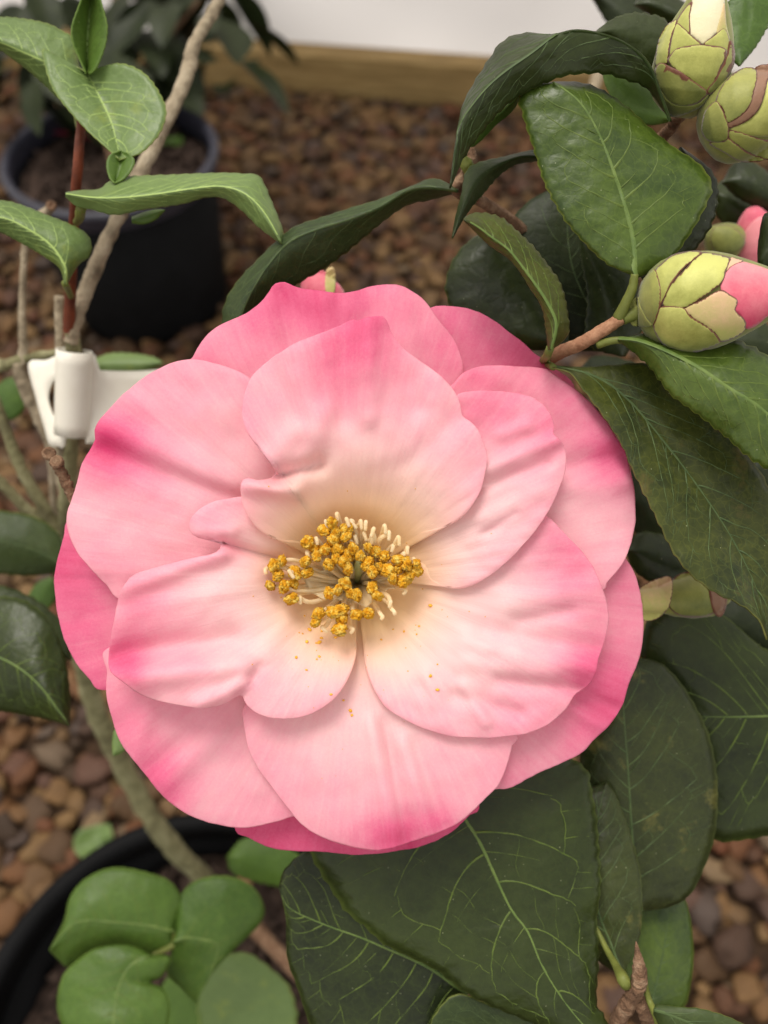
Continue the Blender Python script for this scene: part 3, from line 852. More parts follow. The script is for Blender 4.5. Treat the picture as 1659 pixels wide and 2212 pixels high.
leaf(shrub, z([(140, 614), (130, 580), (100, 556), (50, 526), (0, 500), (-60, 480), (-100, 470)], 200, 196), z([(141, 614), (140, 575), (110, 530), (60, 495), (0, 470), (-100, 470)], 199, 194, -2),
     z([(143, 614), (168, 572), (190, 555), (197, 530), (185, 505), (150, 485), (100, 465), (40, 442), (0, 435), (-60, 445), (-100, 470)], 202, 197), 'leaf_young', 6, 'vein_young', 1.0, 0.8, seed=17, vw=0.6)
leaf(shrub, z([(285, 482), (310, 484), (335, 475), (356, 454)], 200, 198), z([(285, 476), (310, 470), (335, 462), (356, 454)], 200, 198, -1), z([(285, 470), (310, 460), (335, 454), (356, 454)], 201, 199), 'leaf_fresh', 0, n=20, half=4, serr=0)
# duller leaves by the stems
leaf(shrub, z([(205, 800), (240, 808), (300, 806), (340, 792), (352, 783)], 300, 300), z([(205, 785), (250, 786), (310, 786), (352, 783)], 298, 298), z([(205, 775), (240, 764), (290, 765), (330, 772), (352, 783)], 302, 300), 'leaf_young', 0, n=28, half=5)
leaf(shrub, z([(150, 1230), (100, 1240), (40, 1242), (-40, 1230), (-120, 1190)], 290, 280), z([(150, 1230), (90, 1195), (30, 1175), (-40, 1165), (-120, 1190)], 286, 276), z([(150, 1230), (130, 1160), (80, 1120), (10, 1105), (-50, 1110), (-120, 1190)], 290, 282), 'leaf_under', 6, 'vein_dark', 1, n=36, vw=0.5)
leaf(shrub, z([(-140, 1430), (-80, 1500), (-20, 1530), (40, 1540), (100, 1552), (150, 1568)], 240, 234), z([(-140, 1420), (-60, 1410), (10, 1425), (80, 1475), (150, 1568)], 238, 230, -2),
     z([(-140, 1400), (-70, 1310), (0, 1290), (60, 1302), (108, 1345), (138, 1420), (150, 1500), (150, 1568)], 242, 236), 'leaf_dark', 6, 'vein', 1.6, 1.2, seed=18, vw=0.8)
leaf(shrub, z([(-140, 1300), (-60, 1380), (60, 1420), (155, 1425)], 262, 255), z([(-140, 1290), (-40, 1300), (70, 1340), (155, 1425)], 258, 252), z([(-140, 1280), (-60, 1260), (20, 1272), (90, 1305), (140, 1360), (155, 1425)], 262, 256), 'leaf_dark', 0, n=36)
leaf(shrub, z([(80, 1330), (60, 1300), (80, 1260), (130, 1240)], 330, 330), z([(80, 1330), (85, 1295), (105, 1265), (130, 1240)], 328, 328), z([(80, 1330), (110, 1310), (125, 1280), (130, 1240)], 330, 330), 'leaf_fresh', 0, n=20, half=4, serr=0)
leaf(shrub, z([(275, 1590), (250, 1575), (243, 1605), (245, 1632)], 215, 215), z([(278, 1590), (262, 1600), (254, 1615), (245, 1632)], 214, 214), z([(280, 1600), (275, 1615), (260, 1628), (245, 1632)], 215, 215), 'leaf_young', 0, n=20, half=4, serr=0)
leaf(shrub, z([(0, 905), (-20, 860), (10, 820), (50, 815)], 330, 330), z([(5, 905), (10, 870), (30, 840), (50, 815)], 328, 328), z([(10, 910), (40, 900), (62, 860), (50, 815)], 330, 330), 'leaf_fresh', 0, n=20, half=4, serr=0)
# low shoot over the pot
leaf(shrub, z([(376, 2014), (370, 2048), (320, 2062), (250, 2050), (200, 2058), (150, 2088), (125, 2070), (107, 2052)], 292, 282), z([(376, 2012), (325, 2000), (250, 1992), (165, 1993), (107, 2052)], 290, 279, -2),
     z([(378, 2010), (392, 1950), (370, 1907), (325, 1887), (260, 1874), (215, 1882), (175, 1907), (150, 1942), (138, 1990), (107, 2052)], 293, 284), 'leaf_fresh', 5, 'vein', 0.6, 1.3, seed=22, vw=0.95)
leaf(shrub, z([(372, 2036), (368, 2070), (362, 2105), (390, 2132), (412, 2155), (424, 2168)], 290, 298), z([(374, 2034), (400, 2025), (440, 2030), (470, 2042), (460, 2090), (424, 2168)], 289, 294, -3),
     z([(376, 2030), (380, 1960), (395, 1927), (425, 1902), (475, 1892), (525, 1902), (556, 1928), (571, 1968), (555, 2003), (520, 2032), (480, 2062), (450, 2098), (424, 2168)], 292, 300), 'leaf_fresh', 5, 'vein', 0.6, 1.3, seed=23, vw=0.95)
leaf(shrub, z([(325, 2062), (290, 2045), (250, 2042), (200, 2052), (150, 2090), (132, 2120), (124, 2170), (135, 2215), (170, 2290), (245, 2320)], 284, 270), z([(325, 2062), (282, 2085), (257, 2130), (248, 2180), (245, 2215), (245, 2320)], 283, 268, -2),
     z([(328, 2062), (368, 2068), (350, 2108), (325, 2122), (350, 2135), (366, 2168), (362, 2215), (330, 2290), (245, 2320)], 286, 272), 'leaf_fresh', 5, 'vein', 0.5, 1.3, seed=24, vw=0.95)
leaf(shrub, z([(450, 2060), (432, 2130), (430, 2200), (470, 2300), (560, 2320)], 340, 345), z([(480, 2060), (520, 2130), (550, 2220), (560, 2320)], 336, 341), z([(500, 2060), (535, 2060), (590, 2098), (628, 2142), (636, 2230), (560, 2320)], 342, 346), 'leaf_young', 0, n=36)
leaf(shrub, z([(640, 1920), (560, 1905), (505, 1885), (490, 1850)], 380, 380), z([(640, 1900), (580, 1870), (530, 1855), (490, 1850)], 378, 378), z([(650, 1850), (600, 1820), (530, 1812), (490, 1850)], 382, 382), 'leaf_fresh', 0, n=30)
leaf(shrub, z([(380, 2290), (360, 2210), (350, 2140), (370, 2100)], 380, 380), z([(400, 2290), (410, 2210), (400, 2150), (370, 2100)], 378, 378), z([(430, 2290), (450, 2210), (430, 2150), (370, 2100)], 380, 380), 'leaf_fresh', 0, n=24)

# ------------------------------------------------------------------ stems and twigs
def T(name, pts, rad, m, seg=10, rough=0.25, n=None, seed=1):
    return tube(name, [P(*p) for p in pts], [r / 1000 for r in rad], M[m], shrub, seg, n, rough, seed)
bx, by, bd = to_px(shrub_base)
T('stem', [(bx + 18, by + 18, bd + 10), (bx - 15, by - 22, bd - 12), (350, 1802, 475), (280, 1682, 440), (220, 1567, 405), (178, 1431, 370), (155, 1300, 340), (146, 1150, 305), (148, 1000, 280), (155, 880, 262), (160, 760, 246), (150, 715, 240)],
  [7.0, 6.4, 5.8, 5.2, 4.8, 4.2, 3.8, 3.4, 3.0, 2.5, 2.2, 2.0], 'bark_moss', 14, 0.3, 110)
T('branch', [(152, 740, 242), (165, 690, 240), (200, 590, 238), (250, 480, 238), (300, 380, 240), (350, 280, 244), (400, 172, 250), (420, 95, 255), (455, 35, 258), (490, -40, 262)],
  [2.2, 2.1, 2.2, 2.1, 2.15, 2.1, 2.35, 1.9, 1.9, 1.8], 'bark', 12, 0.3, 110, 2)
T('young_stem', [(150, 735, 242), (150, 690, 238), (155, 560, 225), (162, 440, 212), (169, 350, 205), (176, 262, 203), (186, 165, 203)], [1.9, 1.8, 1.5, 1.35, 1.3, 1.15, 0.7], 'bark_red', 10, 0.15, 70, 3)
T('stem', [(133, 1010, 282), (135, 900, 262), (133, 780, 250), (128, 640, 242)], [1.8, 1.8, 1.7, 1.6], 'bark', 10, 0.25, 50, 4)
T('branch', [(148, 1080, 292), (115, 960, 285), (85, 900, 280), (60, 850, 276), (42, 800, 272), (50, 770, 270), (48, 680, 266), (52, 560, 262), (60, 510, 260), (72, 488, 259), (112, 446, 258)],
  [2.4, 2.6, 2.5, 2.6, 2.3, 1.6, 1.2, 1.1, 1.15, 1.4, 1.5], 'bark', 10, 0.35, 110, 5)
T('branch', [(50, 775, 270), (90, 768, 272), (130, 762, 262), (165, 758, 255)], [1.7, 1.5, 1.3, 1.2], 'bark_moss', 10, 0.4, 50, 6)
T('branch', [(50, 776, 270), (0, 790, 274), (-60, 800, 278)], [1.9, 2.2, 2.2], 'bark_moss', 10, 0.4, 30, 7)
T('branch', [(146, 1180, 305), (110, 1120, 300), (50, 1020, 290), (0, 895, 280), (-40, 780, 272)], [2.8, 2.5, 2.1, 1.9, 1.8], 'bark_moss', 10, 0.25, 60, 8)
T('branch', [(150, 1210, 308), (95, 1132, 302), (50, 1093, 298), (0, 1040, 292), (-50, 990, 286)], [2.8, 2.2, 2.0, 1.9, 1.8], 'bark_moss', 10, 0.25, 50, 9)
T('branch', [(130, 1170, 306), (118, 1100, 300), (112, 1020, 292), (105, 960, 288)], [2.0, 1.5, 1.3, 1.2], 'bark', 10, 0.2, 40, 10)
T('twig', [(185, 1110, 182), (160, 1075, 180), (140, 1035, 179), (125, 1008, 178), (116, 995, 178)], [1.3, 1.25, 1.2, 1.15, 1.0], 'bark_brown', 12, 0.5, 40, 11)
T('twig', [(160, 1290, 330), (115, 1238, 300), (75, 1208, 292), (50, 1184, 290), (34, 1174, 290)], [1.6, 1.3, 1.1, 1.3, 0.9], 'bark_brown', 8, 0.5, 40, 12)
# branch from the pot up behind the bloom to the right-hand shoots
T('branch', [(bx + 30, by + 10, bd), (600, 1800, 470), (760, 1500, 350), (900, 1250, 250), (1000, 1020, 215), (1100, 870, 195), (1190, 775, 178), (1250, 745, 170), (1300, 715, 167), (1342, 688, 166)],
  [5.0, 4.5, 4.0, 3.2, 2.6, 2.2, 1.5, 1.5, 1.45, 1.3], 'twig_tan', 12, 0.14, 120, 13)
T('branch', [(1000, 1020, 215), (1100, 840, 225), (1180, 640, 222), (1250, 480, 216), (1340, 360, 204), (1430, 295, 190), (1462, 258, 182), (1480, 235, 178)], [2.6, 2.2, 1.9, 1.7, 1.5, 1.5, 1.4, 1.2], 'bark_brown', 10, 0.3, 90, 14)
T('branch', [(bx + 40, by + 30, bd + 4), (800, 2250, 420), (1100, 2420, 290), (1280, 2330, 205), (1335, 2205, 184), (1365, 2155, 178), (1380, 2118, 176), (1380, 2080, 175), (1374, 2034, 175)],
  [5.0, 4.4, 3.6, 2.6, 1.8, 1.8, 1.7, 1.3, 0.12], 'bark_brown', 12, 0.3, 130, 15)
T('branch', [(1372, 2150, 178), (1392, 2185, 180), (1408, 2220, 184), (1420, 2300, 190)], [1.5, 1.7, 1.7, 1.7], 'bark_brown', 12, 0.5, 40, 16)
T('petiole', [(1371, 592, 161.5), (1366, 622, 162.5), (1352, 655, 164), (1335, 688, 166)], [0.8, 1.0, 1.15, 1.3], 'petiole', 10, 0.1)
T('petiole', [(1400, 660, 165), (1370, 678, 166), (1345, 690, 166)], [2.0, 1.6, 1.2], 'petiole', 10, 0.1)
T('petiole', [(1410, 745, 163), (1370, 738, 165.5), (1330, 735, 166), (1290, 745, 168)], [0.8, 0.8, 0.8, 0.9], 'petiole', 8, 0.1)
T('petiole', [(1285, 2000, 190), (1310, 2050, 186), (1332, 2088, 181), (1346, 2115, 176), (1352, 2128, 177)], [0.55, 0.7, 0.9, 1.5, 1.2], 'petiole', 10, 0.15)
T('petiole', [(1392, 2120, 177), (1402, 2160, 177), (1418, 2195, 174), (1430, 2240, 170)], [0.6, 0.7, 0.9, 0.8], 'petiole', 8, 0.1)
T('petiole', [(1188, 752, 163), (1182, 768, 166), (1172, 780, 178)], [0.9, 0.9, 0.9], 'petiole', 8, 0.1)
T('petiole', [(1195, 793, 169), (1180, 785, 178)], [0.8, 0.8], 'petiole', 8, 0.1)
T('petiole', [(188, 158, 202), (186, 172, 203), (178, 200, 204)], [0.8, 0.9, 0.9], 'petiole', 8, 0.1)
T('petiole', [(168, 230, 205), (166, 250, 204), (172, 285, 204)], [0.9, 0.9, 0.7], 'petiole', 8, 0.1)
T('petiole', [(175, 450, 196), (172, 470, 205), (165, 480, 215)], [1.3, 1.2, 1.0], 'petiole', 8, 0.1)
T('petiole', [(140, 612, 200), (146, 625, 215), (153, 640, 232)], [0.9, 0.9, 0.9], 'petiole', 8, 0.1)
T('petiole', [(1018, 318, 179), (1018, 345, 180), (1010, 375, 181), (985, 412, 181), (1050, 440, 190), (1130, 500, 205), (1200, 600, 222)], [0.8, 1.4, 1.6, 1.2, 1.4, 1.6, 1.7], 'bark_brown', 8, 0.2)
T('leaf_bud', [(1018, 372, 180), (1006, 352, 178), (998, 330, 176)], [1.6, 1.5, 0.2], 'petiole', 10, 0.1)
T('petiole', [(378, 2012, 290), (374, 2040, 290), (330, 2064, 286)], [0.9, 1.3, 0.9], 'petiole', 8, 0.1)
T('young_stem', [(376, 2030, 291), (410, 2060, 320), (450, 2040, 380), (480, 2000, 460), (bx, by + 8, bd - 6)], [1.6, 1.8, 2.2, 2.6, 3.0], 'petiole', 8, 0.1)
T('branch', [(1240, 480, 420), (1262, 300, 440), (1290, 165, 450), (1330, 70, 458), (1372, -30, 466), (1400, -120, 470)], [3.4, 3.2, 3.2, 3.0, 3.0, 2.8], 'bark', 10, 0.2, 50, 31)
T('branch', [(600, 1800, 470), (820, 1400, 440), (1050, 900, 425), (1240, 480, 420)], [4.2, 4.0, 3.6, 3.4], 'bark', 10, 0.2, 50, 32)
# worn stub ends on the twig
def stub(x, y, d, r, name='twig_scar'):
    rings = [(1.0, 0), (1.08, 0.4), (0.95, 0.75), (0.6, 0.85), (0.35, 0.55), (0.0, 0.5)]
    c = P(x, y, d); nrm_ = (CAM - c).normalized() + RIGHT * -0.25 + UP * 0.4; nrm_.normalize()
    sx = nrm_.orthogonal().normalized(); sy = nrm_.cross(sx)
    V, Fc = [], []
    for k, (q, hh) in enumerate(rings):
        for j in range(14):
            a = 2 * math.pi * j / 14
            qq = q * (1 + 0.15 * noise.noise(Vector((j * 0.7, k, x))))
            V.append(c + (sx * math.cos(a) + sy * math.sin(a)) * (r * qq / 1000) + nrm_ * (hh * r / 1000))
    for k in range(len(rings) - 1):
        for j in range(14):
            j2 = (j + 1) % 14
            Fc.append((k * 14 + j, k * 14 + j2, (k + 1) * 14 + j2, (k + 1) * 14 + j))
    link_mesh(name, V, Fc, M['bark_brown'], shrub)
stub(107, 982, 177.5, 1.5); stub(124, 1000, 177, 1.5)
stub(112, 446, 257, 1.6)

# ------------------------------------------------------------------ flower
C0 = np.array([768.0, 1245.0])
D0 = 179.5
flower = tube('flower', [P(768, 1245, 181), P(770, 1250, 192), P(775, 1225, 205), P(860, 1200, 222), P(905, 1240, 250)], [0.006, 0.0075, 0.005, 0.002, 0.002], M['sepal_green'], shrub, 16, 30)
flower['label'] = 'large open pink camellia bloom with golden stamens in its cream centre'

def bowl(r):
    return 11.0 * (1 - np.exp(-(r / 165.0) ** 1.3)) + 3.0 * (1 - np.exp(-(r / 400.0) ** 2)) - 3.2 * (r / 620.0) ** 3

def petal(outline, layer, p0, p1, blobs=(), creases=(), lifts=(), seed=0, nu=150, nv=50, wave=0.8, cream_r=320, wr=0.22):
    O = catmull([(x, y) for x, y in outline], nu)
    dirs = O - C0
    ln = np.linalg.norm(dirs, axis=1)[:, None]
    Bp = C0 + dirs / (ln + 1e-6) * np.minimum(26.0, ln * 0.5)
    vs = 1 - (1 - np.linspace(0, 1, nv)) ** 1.35
    u = np.linspace(0, 1, nu)
    # ragged fine edge
    jag = np.array([noise.noise(Vector((i * 0.22, seed * 3.7, 0))) * 2.2 + noise.noise(Vector((i * 0.7, seed * 1.7, 4))) * 1.0 for i in range(nu)])
    O = O + dirs / (ln + 1e-6) * jag[:, None]
    V, pk, cr, an, va = [], [], [], [], []
    for i in range(nu):
        for j in range(nv):
            v = vs[j]
            q = Bp[i] + (O[i] - Bp[i]) * v
            r = math.hypot(q[0] - C0[0], q[1] - C0[1])
            zz = float(bowl(np.array(r)))
            zz += layer * 1.45 * float(sstep(30, 290, np.array(r)))
            for (lx, ly, rad, h) in lifts:
                zz += h * math.exp(-((q[0] - lx) ** 2 + (q[1] - ly) ** 2) / rad ** 2)
            for (x0, y0, x1, y1, w, h) in creases:
                dx, dy = x1 - x0, y1 - y0; L2 = dx * dx + dy * dy
                t = ((q[0] - x0) * dx + (q[1] - y0) * dy) / L2
                tc = min(1, max(0, t))
                dd = math.hypot(q[0] - x0 - tc * dx, q[1] - y0 - tc * dy)
                zz += 1.2 * h * math.exp(-(dd / (0.82 * w)) ** 2)
            a = math.atan2(q[1] - C0[1], q[0] - C0[0])
            e = v ** 3
            zz += wave * e * (noise.noise(Vector((math.cos(a) * 5, math.sin(a) * 5, seed * 2.3))) + 0.45 * noise.noise(Vector((math.cos(a) * 14, math.sin(a) * 14, seed * 2.3 + 5))))
            zz += 0.40 * min(1, r / 250) * noise.noise(Vector((q[0] * 0.011, q[1] * 0.011, seed * 1.3)))
            rx_, tx_ = r * 0.010, a * 6.0
            zz += wr * min(1, r / 250) * (noise.noise(Vector((q[0] * 0.03, q[1] * 0.03, seed * 1.9 + 3))) + 0.9 * noise.noise(Vector((rx_, tx_ * 2.2, seed * 4.1))))
            if v > 0.94: zz -= 0.28 * ((v - 0.94) / 0.06) ** 2
            V.append(P(q[0], q[1], D0 - zz))
            ev = float(sstep(0.4, 1.0, np.array(v)))
            pp = -0.05 + 0.12 * ev + p0 * (0.55 + 0.45 * ev) + (p1 - p0) * float(sstep(0.45, 1.0, np.array(v)))
            for (xx, yy2, rad, amt) in blobs:
                pp += amt * math.exp(-((q[0] - xx) ** 2 + (q[1] - yy2) ** 2) / rad ** 2)
            pk.append(pp); va.append(v); an.append(a)
            cr.append(float(1 - sstep(70, cream_r, np.array(r))))
    o = link_mesh('petal', V, grid_faces(nu, nv), M['petal'], flower, {'pink': pk, 'cream': cr, 'ang': an, 'vv': va})
    solidify(o, 0.00045, 0)
    return o

b = (768, 1245)
# outermost ring first
petal([(640, 1480), (520, 1700), (508, 1788), (535, 1807), (575, 1826), (625, 1836), (700, 1838), (770, 1846), (850, 1838), (920, 1824), (972, 1798), (1010, 1762), (1030, 1720), (920, 1480)], -6.5, .75, .8, seed=1, wave=0.4)
petal([(560, 1180), (300, 1130), (160, 1120), (140, 1160), (124, 1212), (119, 1262), (125, 1322), (141, 1382), (166, 1432), (196, 1466), (232, 1489), (400, 1460), (600, 1340)], -5.5, .6, .62,
      blobs=[(150, 1230, 60, .15)], seed=2, wave=0.5)
petal([(800, 1060), (840, 800), (900, 690), (930, 666), (962, 662), (1012, 668), (1062, 690), (1102, 720), (1152, 761), (1185, 788), (1240, 850), (1150, 1000), (900, 1160)], -5, .62, .6,
      blobs=[(1150, 740, 90, .1)], creases=[(1000, 700, 1080, 800, 30, 0.5)], seed=3, wave=0.5)
petal([(640, 1130), (480, 900), (405, 800), (418, 772), (442, 730), (482, 700), (530, 680), (570, 646), (594, 614), (616, 610), (642, 621), (700, 631), (760, 632), (800, 620), (842, 615), (882, 625), (916, 650),
       (946, 690), (972, 722), (991, 760), (999, 806), (960, 900), (850, 1090)], -3, .34, .42, blobs=[(612, 640, 80, .28), (740, 655, 100, .28), (560, 740, 90, .05), (950, 760, 60, .1)],
      creases=[(600, 640, 640, 800, 26, -0.8), (700, 640, 720, 780, 24, 0.7), (860, 640, 880, 780, 40, 0.6)], seed=4)
petal([(950, 1200), (1200, 1180), (1330, 1190), (1352, 1210), (1371, 1242), (1384, 1292), (1389, 1350), (1385, 1400), (1371, 1442), (1356, 1480), (1345, 1522), (1320, 1560), (1282, 1596), (1260, 1622), (1230, 1640),
       (1182, 1660), (1132, 1686), (1102, 1700), (1082, 1703), (1040, 1690), (950, 1560), (850, 1380)], -3.2, .30, .40, blobs=[(1310, 1510, 95, .38), (1370, 1300, 60, .1), (1180, 1640, 60, -.05)],
      creases=[(1180, 1500, 1300, 1570, 16, 0.7), (1200, 1480, 1330, 1530, 14, -0.6)], seed=5, wave=0.6)
petal([(640, 1330), (400, 1380), (236, 1400), (232, 1450), (232, 1502), (240, 1542), (256, 1592), (282, 1632), (322, 1682), (366, 1731), (420, 1765), (480, 1781), (520, 1787), (572, 1780), (622, 1765), (660, 1740), (700, 1600), (720, 1420)],
      -2.2, .30, .30, blobs=[(345, 1700, 75, .42), (262, 1560, 90, .22), (480, 1560, 80, .12), (450, 1700, 90, -.1)],
      creases=[(320, 1540, 290, 1640, 24, 0.7), (470, 1590, 360, 1690, 34, 0.9), (430, 1570, 320, 1660, 28, -0.7)], seed=6)
petal([(700, 1080), (600, 900), (560, 840), (522, 806), (460, 785), (415, 777), (370, 786), (320, 810), (262, 858), (218, 905), (205, 932), (208, 945), (196, 968), (178, 1005), (162, 1062), (146, 1110), (150, 1150), (166, 1190), (192, 1222), (230, 1262),
       (268, 1296), (400, 1300), (620, 1270)], -0.8, .30, .28, blobs=[(212, 955, 60, .50), (260, 975, 60, .28), (300, 905, 60, .1), (470, 1110, 110, .12), (330, 1010, 80, .15), (165, 1110, 50, -.12)],
      creases=[(235, 930, 500, 1050, 34, 1.3), (225, 975, 540, 1085, 30, -1.3), (300, 870, 480, 900, 40, 0.4)], seed=7)
petal([(850, 1120), (920, 900), (965, 845), (984, 826), (1004, 805), (1042, 791), (1102, 792), (1172, 796), (1202, 812), (1252, 851), (1302, 901), (1336, 951), (1352, 975), (1357, 1000), (1366, 1035), (1371, 1082), (1371, 1130),
       (1360, 1180), (1340, 1222), (1312, 1256), (1290, 1280), (1150, 1300), (900, 1260)], -0.9, .26, .28, blobs=[(1330, 985, 75, .42), (1270, 880, 90, .18), (1120, 800, 120, .16), (1010, 815, 60, .15), (1290, 1130, 80, -.12)],
      creases=[(1180, 1010, 1350, 985, 26, -0.7), (1200, 1060, 1350, 1040, 26, 0.7), (1080, 800, 1200, 880, 40, .5)], seed=8)
petal([(740, 1330), (600, 1470), (532, 1522), (527, 1560), (540, 1622), (560, 1662), (590, 1702), (620, 1742), (652, 1780), (692, 1806), (742, 1822), (802, 1836), (845, 1832), (900, 1815), (960, 1791), (1002, 1768), (1040, 1731), (1072, 1700),
       (1091, 1660), (1104, 1612), (1108, 1580), (960, 1460), (810, 1340)], -0.2, .10, .26, blobs=[(838, 1815, 60, .45), (948, 1775, 45, .3), (890, 1795, 50, .15), (740, 1810, 50, .1)],
      creases=[(800, 1560, 850, 1830, 18, 1.0), (830, 1560, 882, 1820, 14, -0.9), (870, 1600, 925, 1800, 16, 0.9), (900, 1600, 960, 1785, 14, -0.6), (690, 1600, 740, 1800, 40, .5)], seed=9)
petal([(840, 1230), (1000, 1160), (1120, 1100), (1180, 1115), (1218, 1152), (1262, 1198), (1290, 1246), (1310, 1302), (1314, 1342), (1306, 1382), (1292, 1422), (1287, 1452), (1270, 1480), (1242, 1500), (1222, 1530), (1190, 1560),
       (1150, 1580), (1100, 1589), (1040, 1593), (970, 1588), (910, 1570), (852, 1540), (826, 1516), (802, 1472), (790, 1430), (793, 1396), (806, 1366), (815, 1330)], 1.6, .10, .22,
      blobs=[(1272, 1455, 60, .48), (1225, 1210, 90, .26), (1285, 1350, 80, .16), (1130, 1540, 90, .10), (940, 1430, 160, -.06)],
      creases=[(1000, 1390, 1290, 1445, 26, 1.0), (1050, 1360, 1285, 1400, 26, -0.8), (1080, 1470, 1250, 1490, 18, -1.2), (1000, 1430, 1200, 1450, 26, 0.9), (1100, 1300, 1280, 1270, 34, 0.7), (1120, 1340, 1230, 1320, 18, -0.9),
               (1000, 1480, 1050, 1560, 16, 1.0), (985, 1500, 1120, 1540, 20, -1.0), (920, 1450, 960, 1580, 18, .5)], seed=10, wr=0.34)
petal([(840, 1180), (900, 1000), (970, 880), (998, 849), (1060, 845), (1120, 850), (1160, 866), (1184, 890), (1196, 918), (1196, 938), (1214, 958), (1222, 985), (1216, 1030), (1196, 1080), (1170, 1126), (1130, 1176), (1080, 1225), (1030, 1258),
       (990, 1270), (955, 1262), (930, 1245), (913, 1218), (880, 1230)], 3.4, .12, .20, blobs=[(1120, 870, 110, .24), (1190, 930, 50, .16), (1020, 900, 60, .15), (1050, 1180, 120, -.08)],
      creases=[(1010, 1030, 1200, 950, 18, 1.0), (1020, 1060, 1180, 1000, 16, -0.9), (1080, 940, 1140, 920, 18, 0.7), (1040, 1120, 1180, 1060, 26, 0.6), (1050, 1150, 1110, 1110, 14, -0.6)], seed=11, wr=0.34)
petal([(700, 1190), (600, 1110), (548, 1074), (485, 1079), (442, 1093), (416, 1118), (410, 1140), (420, 1156), (446, 1164), (466, 1168), (478, 1180), (462, 1197), (402, 1210), (342, 1226), (292, 1242), (270, 1262), (258, 1292), (242, 1372), (235, 1420), (238, 1450),
       (268, 1474), (292, 1492), (322, 1506), (372, 1520), (430, 1528), (480, 1520), (516, 1500), (524, 1502), (534, 1522), (558, 1541), (602, 1552), (650, 1548), (700, 1525), (736, 1490), (760, 1442), (768, 1402), (758, 1370), (752, 1330)],
      3.6, .10, .18, blobs=[(258, 1425, 60, .55), (300, 1300, 70, .14), (340, 1350, 80, .15), (420, 1410, 60, .1), (450, 1130, 60, .08), (300, 1475, 30, .12)],
      creases=[(272, 1270, 480, 1195, 26, 1.6), (280, 1330, 540, 1260, 40, 0.8), (258, 1415, 500, 1375, 36, -2.4), (300, 1462, 520, 1440, 34, 1.7), (430, 1520, 530, 1478, 20, 1.4), (520, 1500, 560, 1440, 18, -1.2),
               (486, 1174, 620, 1215, 16, -1.9), (430, 1150, 500, 1150, 16, 0.9), (560, 1430, 620, 1340, 26, 0.6), (440, 1130, 560, 1130, 30, 0.5)], lifts=[(410, 1500, 95, 2.2), (640, 1530, 90, 0.8)], seed=12, wave=0.6)
petal([(700, 1200), (650, 1172), (610, 1166), (570, 1150), (541, 1121), (524, 1082), (522, 1042), (536, 1034), (560, 1040), (590, 1030), (598, 1000), (560, 960), (536, 935), (524, 900), (524, 880), (530, 850), (546, 812), (588, 774), (640, 742), (690, 722), (740, 702),
       (762, 690), (770, 694), (790, 686), (812, 684), (832, 688), (846, 722), (876, 758), (930, 796), (970, 832), (992, 866), (998, 898), (1016, 912), (1036, 936), (1049, 974), (1049, 1010), (1037, 1060), (1012, 1100), (980, 1127), (940, 1142), (900, 1150), (840, 1180)],
      5.6, .13, .20, blobs=[(790, 700, 90, .42), (720, 790, 100, .14), (760, 820, 90, .16), (540, 900, 60, .08), (610, 1010, 50, .10), (800, 960, 140, .05)],
      creases=[(745, 700, 740, 900, 30, -1.0), (790, 690, 800, 900, 26, 1.0), (845, 720, 900, 880, 30, -0.9), (640, 760, 680, 930, 46, 1.0), (596, 1030, 690, 1000, 20, -2.6), (530, 1050, 640, 1062, 20, 1.9), (590, 990, 640, 930, 30, .9), (990, 905, 880, 1000, 30, -0.7), (640, 1040, 700, 900, 30, .7)],
      lifts=[(790, 690, 150, 2.5)], seed=13, wave=0.7, cream_r=370)

# stamens --------------------------------------------------------------
def sp(t): return (553 + 0.2333 * t[0], 1087.6 + 0.2333 * t[1])
ANTH = [(705, 180), (630, 250), (740, 265), (830, 235), (835, 310), (720, 345), (470, 355), (545, 420), (560, 485), (455, 540), (360, 640), (475, 640), (240, 530), (165, 570), (205, 665), (130, 760), (262, 770), (345, 745), (325, 885),
        (645, 430), (755, 425), (740, 510), (900, 420), (855, 475), (820, 545), (850, 615), (1040, 410), (965, 490), (1110, 450), (1190, 495), (1035, 560), (1080, 635), (1150, 600), (1320, 520), (1390, 555), (1225, 625), (1310, 610), (1265, 690),
        (1360, 725), (1415, 670), (1490, 560), (1495, 625), (825, 745), (755, 805), (672, 830), (875, 830), (935, 852), (1075, 775), (1122, 855), (580, 1020), (555, 1095), (790, 980), (788, 1052), (770, 1170), (712, 1005), (935, 1030), (1040, 1020), (675, 568)]
def anther_mesh(seed):
    bm = bmesh.new()
    bmesh.ops.create_icosphere(bm, subdivisions=4, radius=1.0)
    for v in bm.verts:
        c = v.co.copy()
        k = 1 + 0.28 * noise.noise(c * 1.6 + Vector((seed * 5, 0, 0)))
        # crumpled, furrowed pollen sacs
        fur = abs(noise.noise(Vector((c.x * 1.3, c.y * 4.0, c.z * 4.0)) + Vector((0, seed * 3, 0))))
        k += 0.75 * (0.28 - fur) + 0.20 * noise.noise(c * 6 + Vector((seed, 2, 1)))
        k -= 0.30 * math.exp(-(c.y / 0.16) ** 2) * (0.5 + 0.5 * c.z)
        v.co = c * k
        v.co.x *= 1.25; v.co.y *= 0.95; v.co.z *= 0.9
    me = bpy.data.meshes.new('anther'); bm.to_mesh(me); bm.free()
    me.polygons.foreach_set('use_smooth', [True] * len(me.polygons))
    me.materials.append(M['anther'])
    return me
AM = [anther_mesh(k) for k in range(7)]
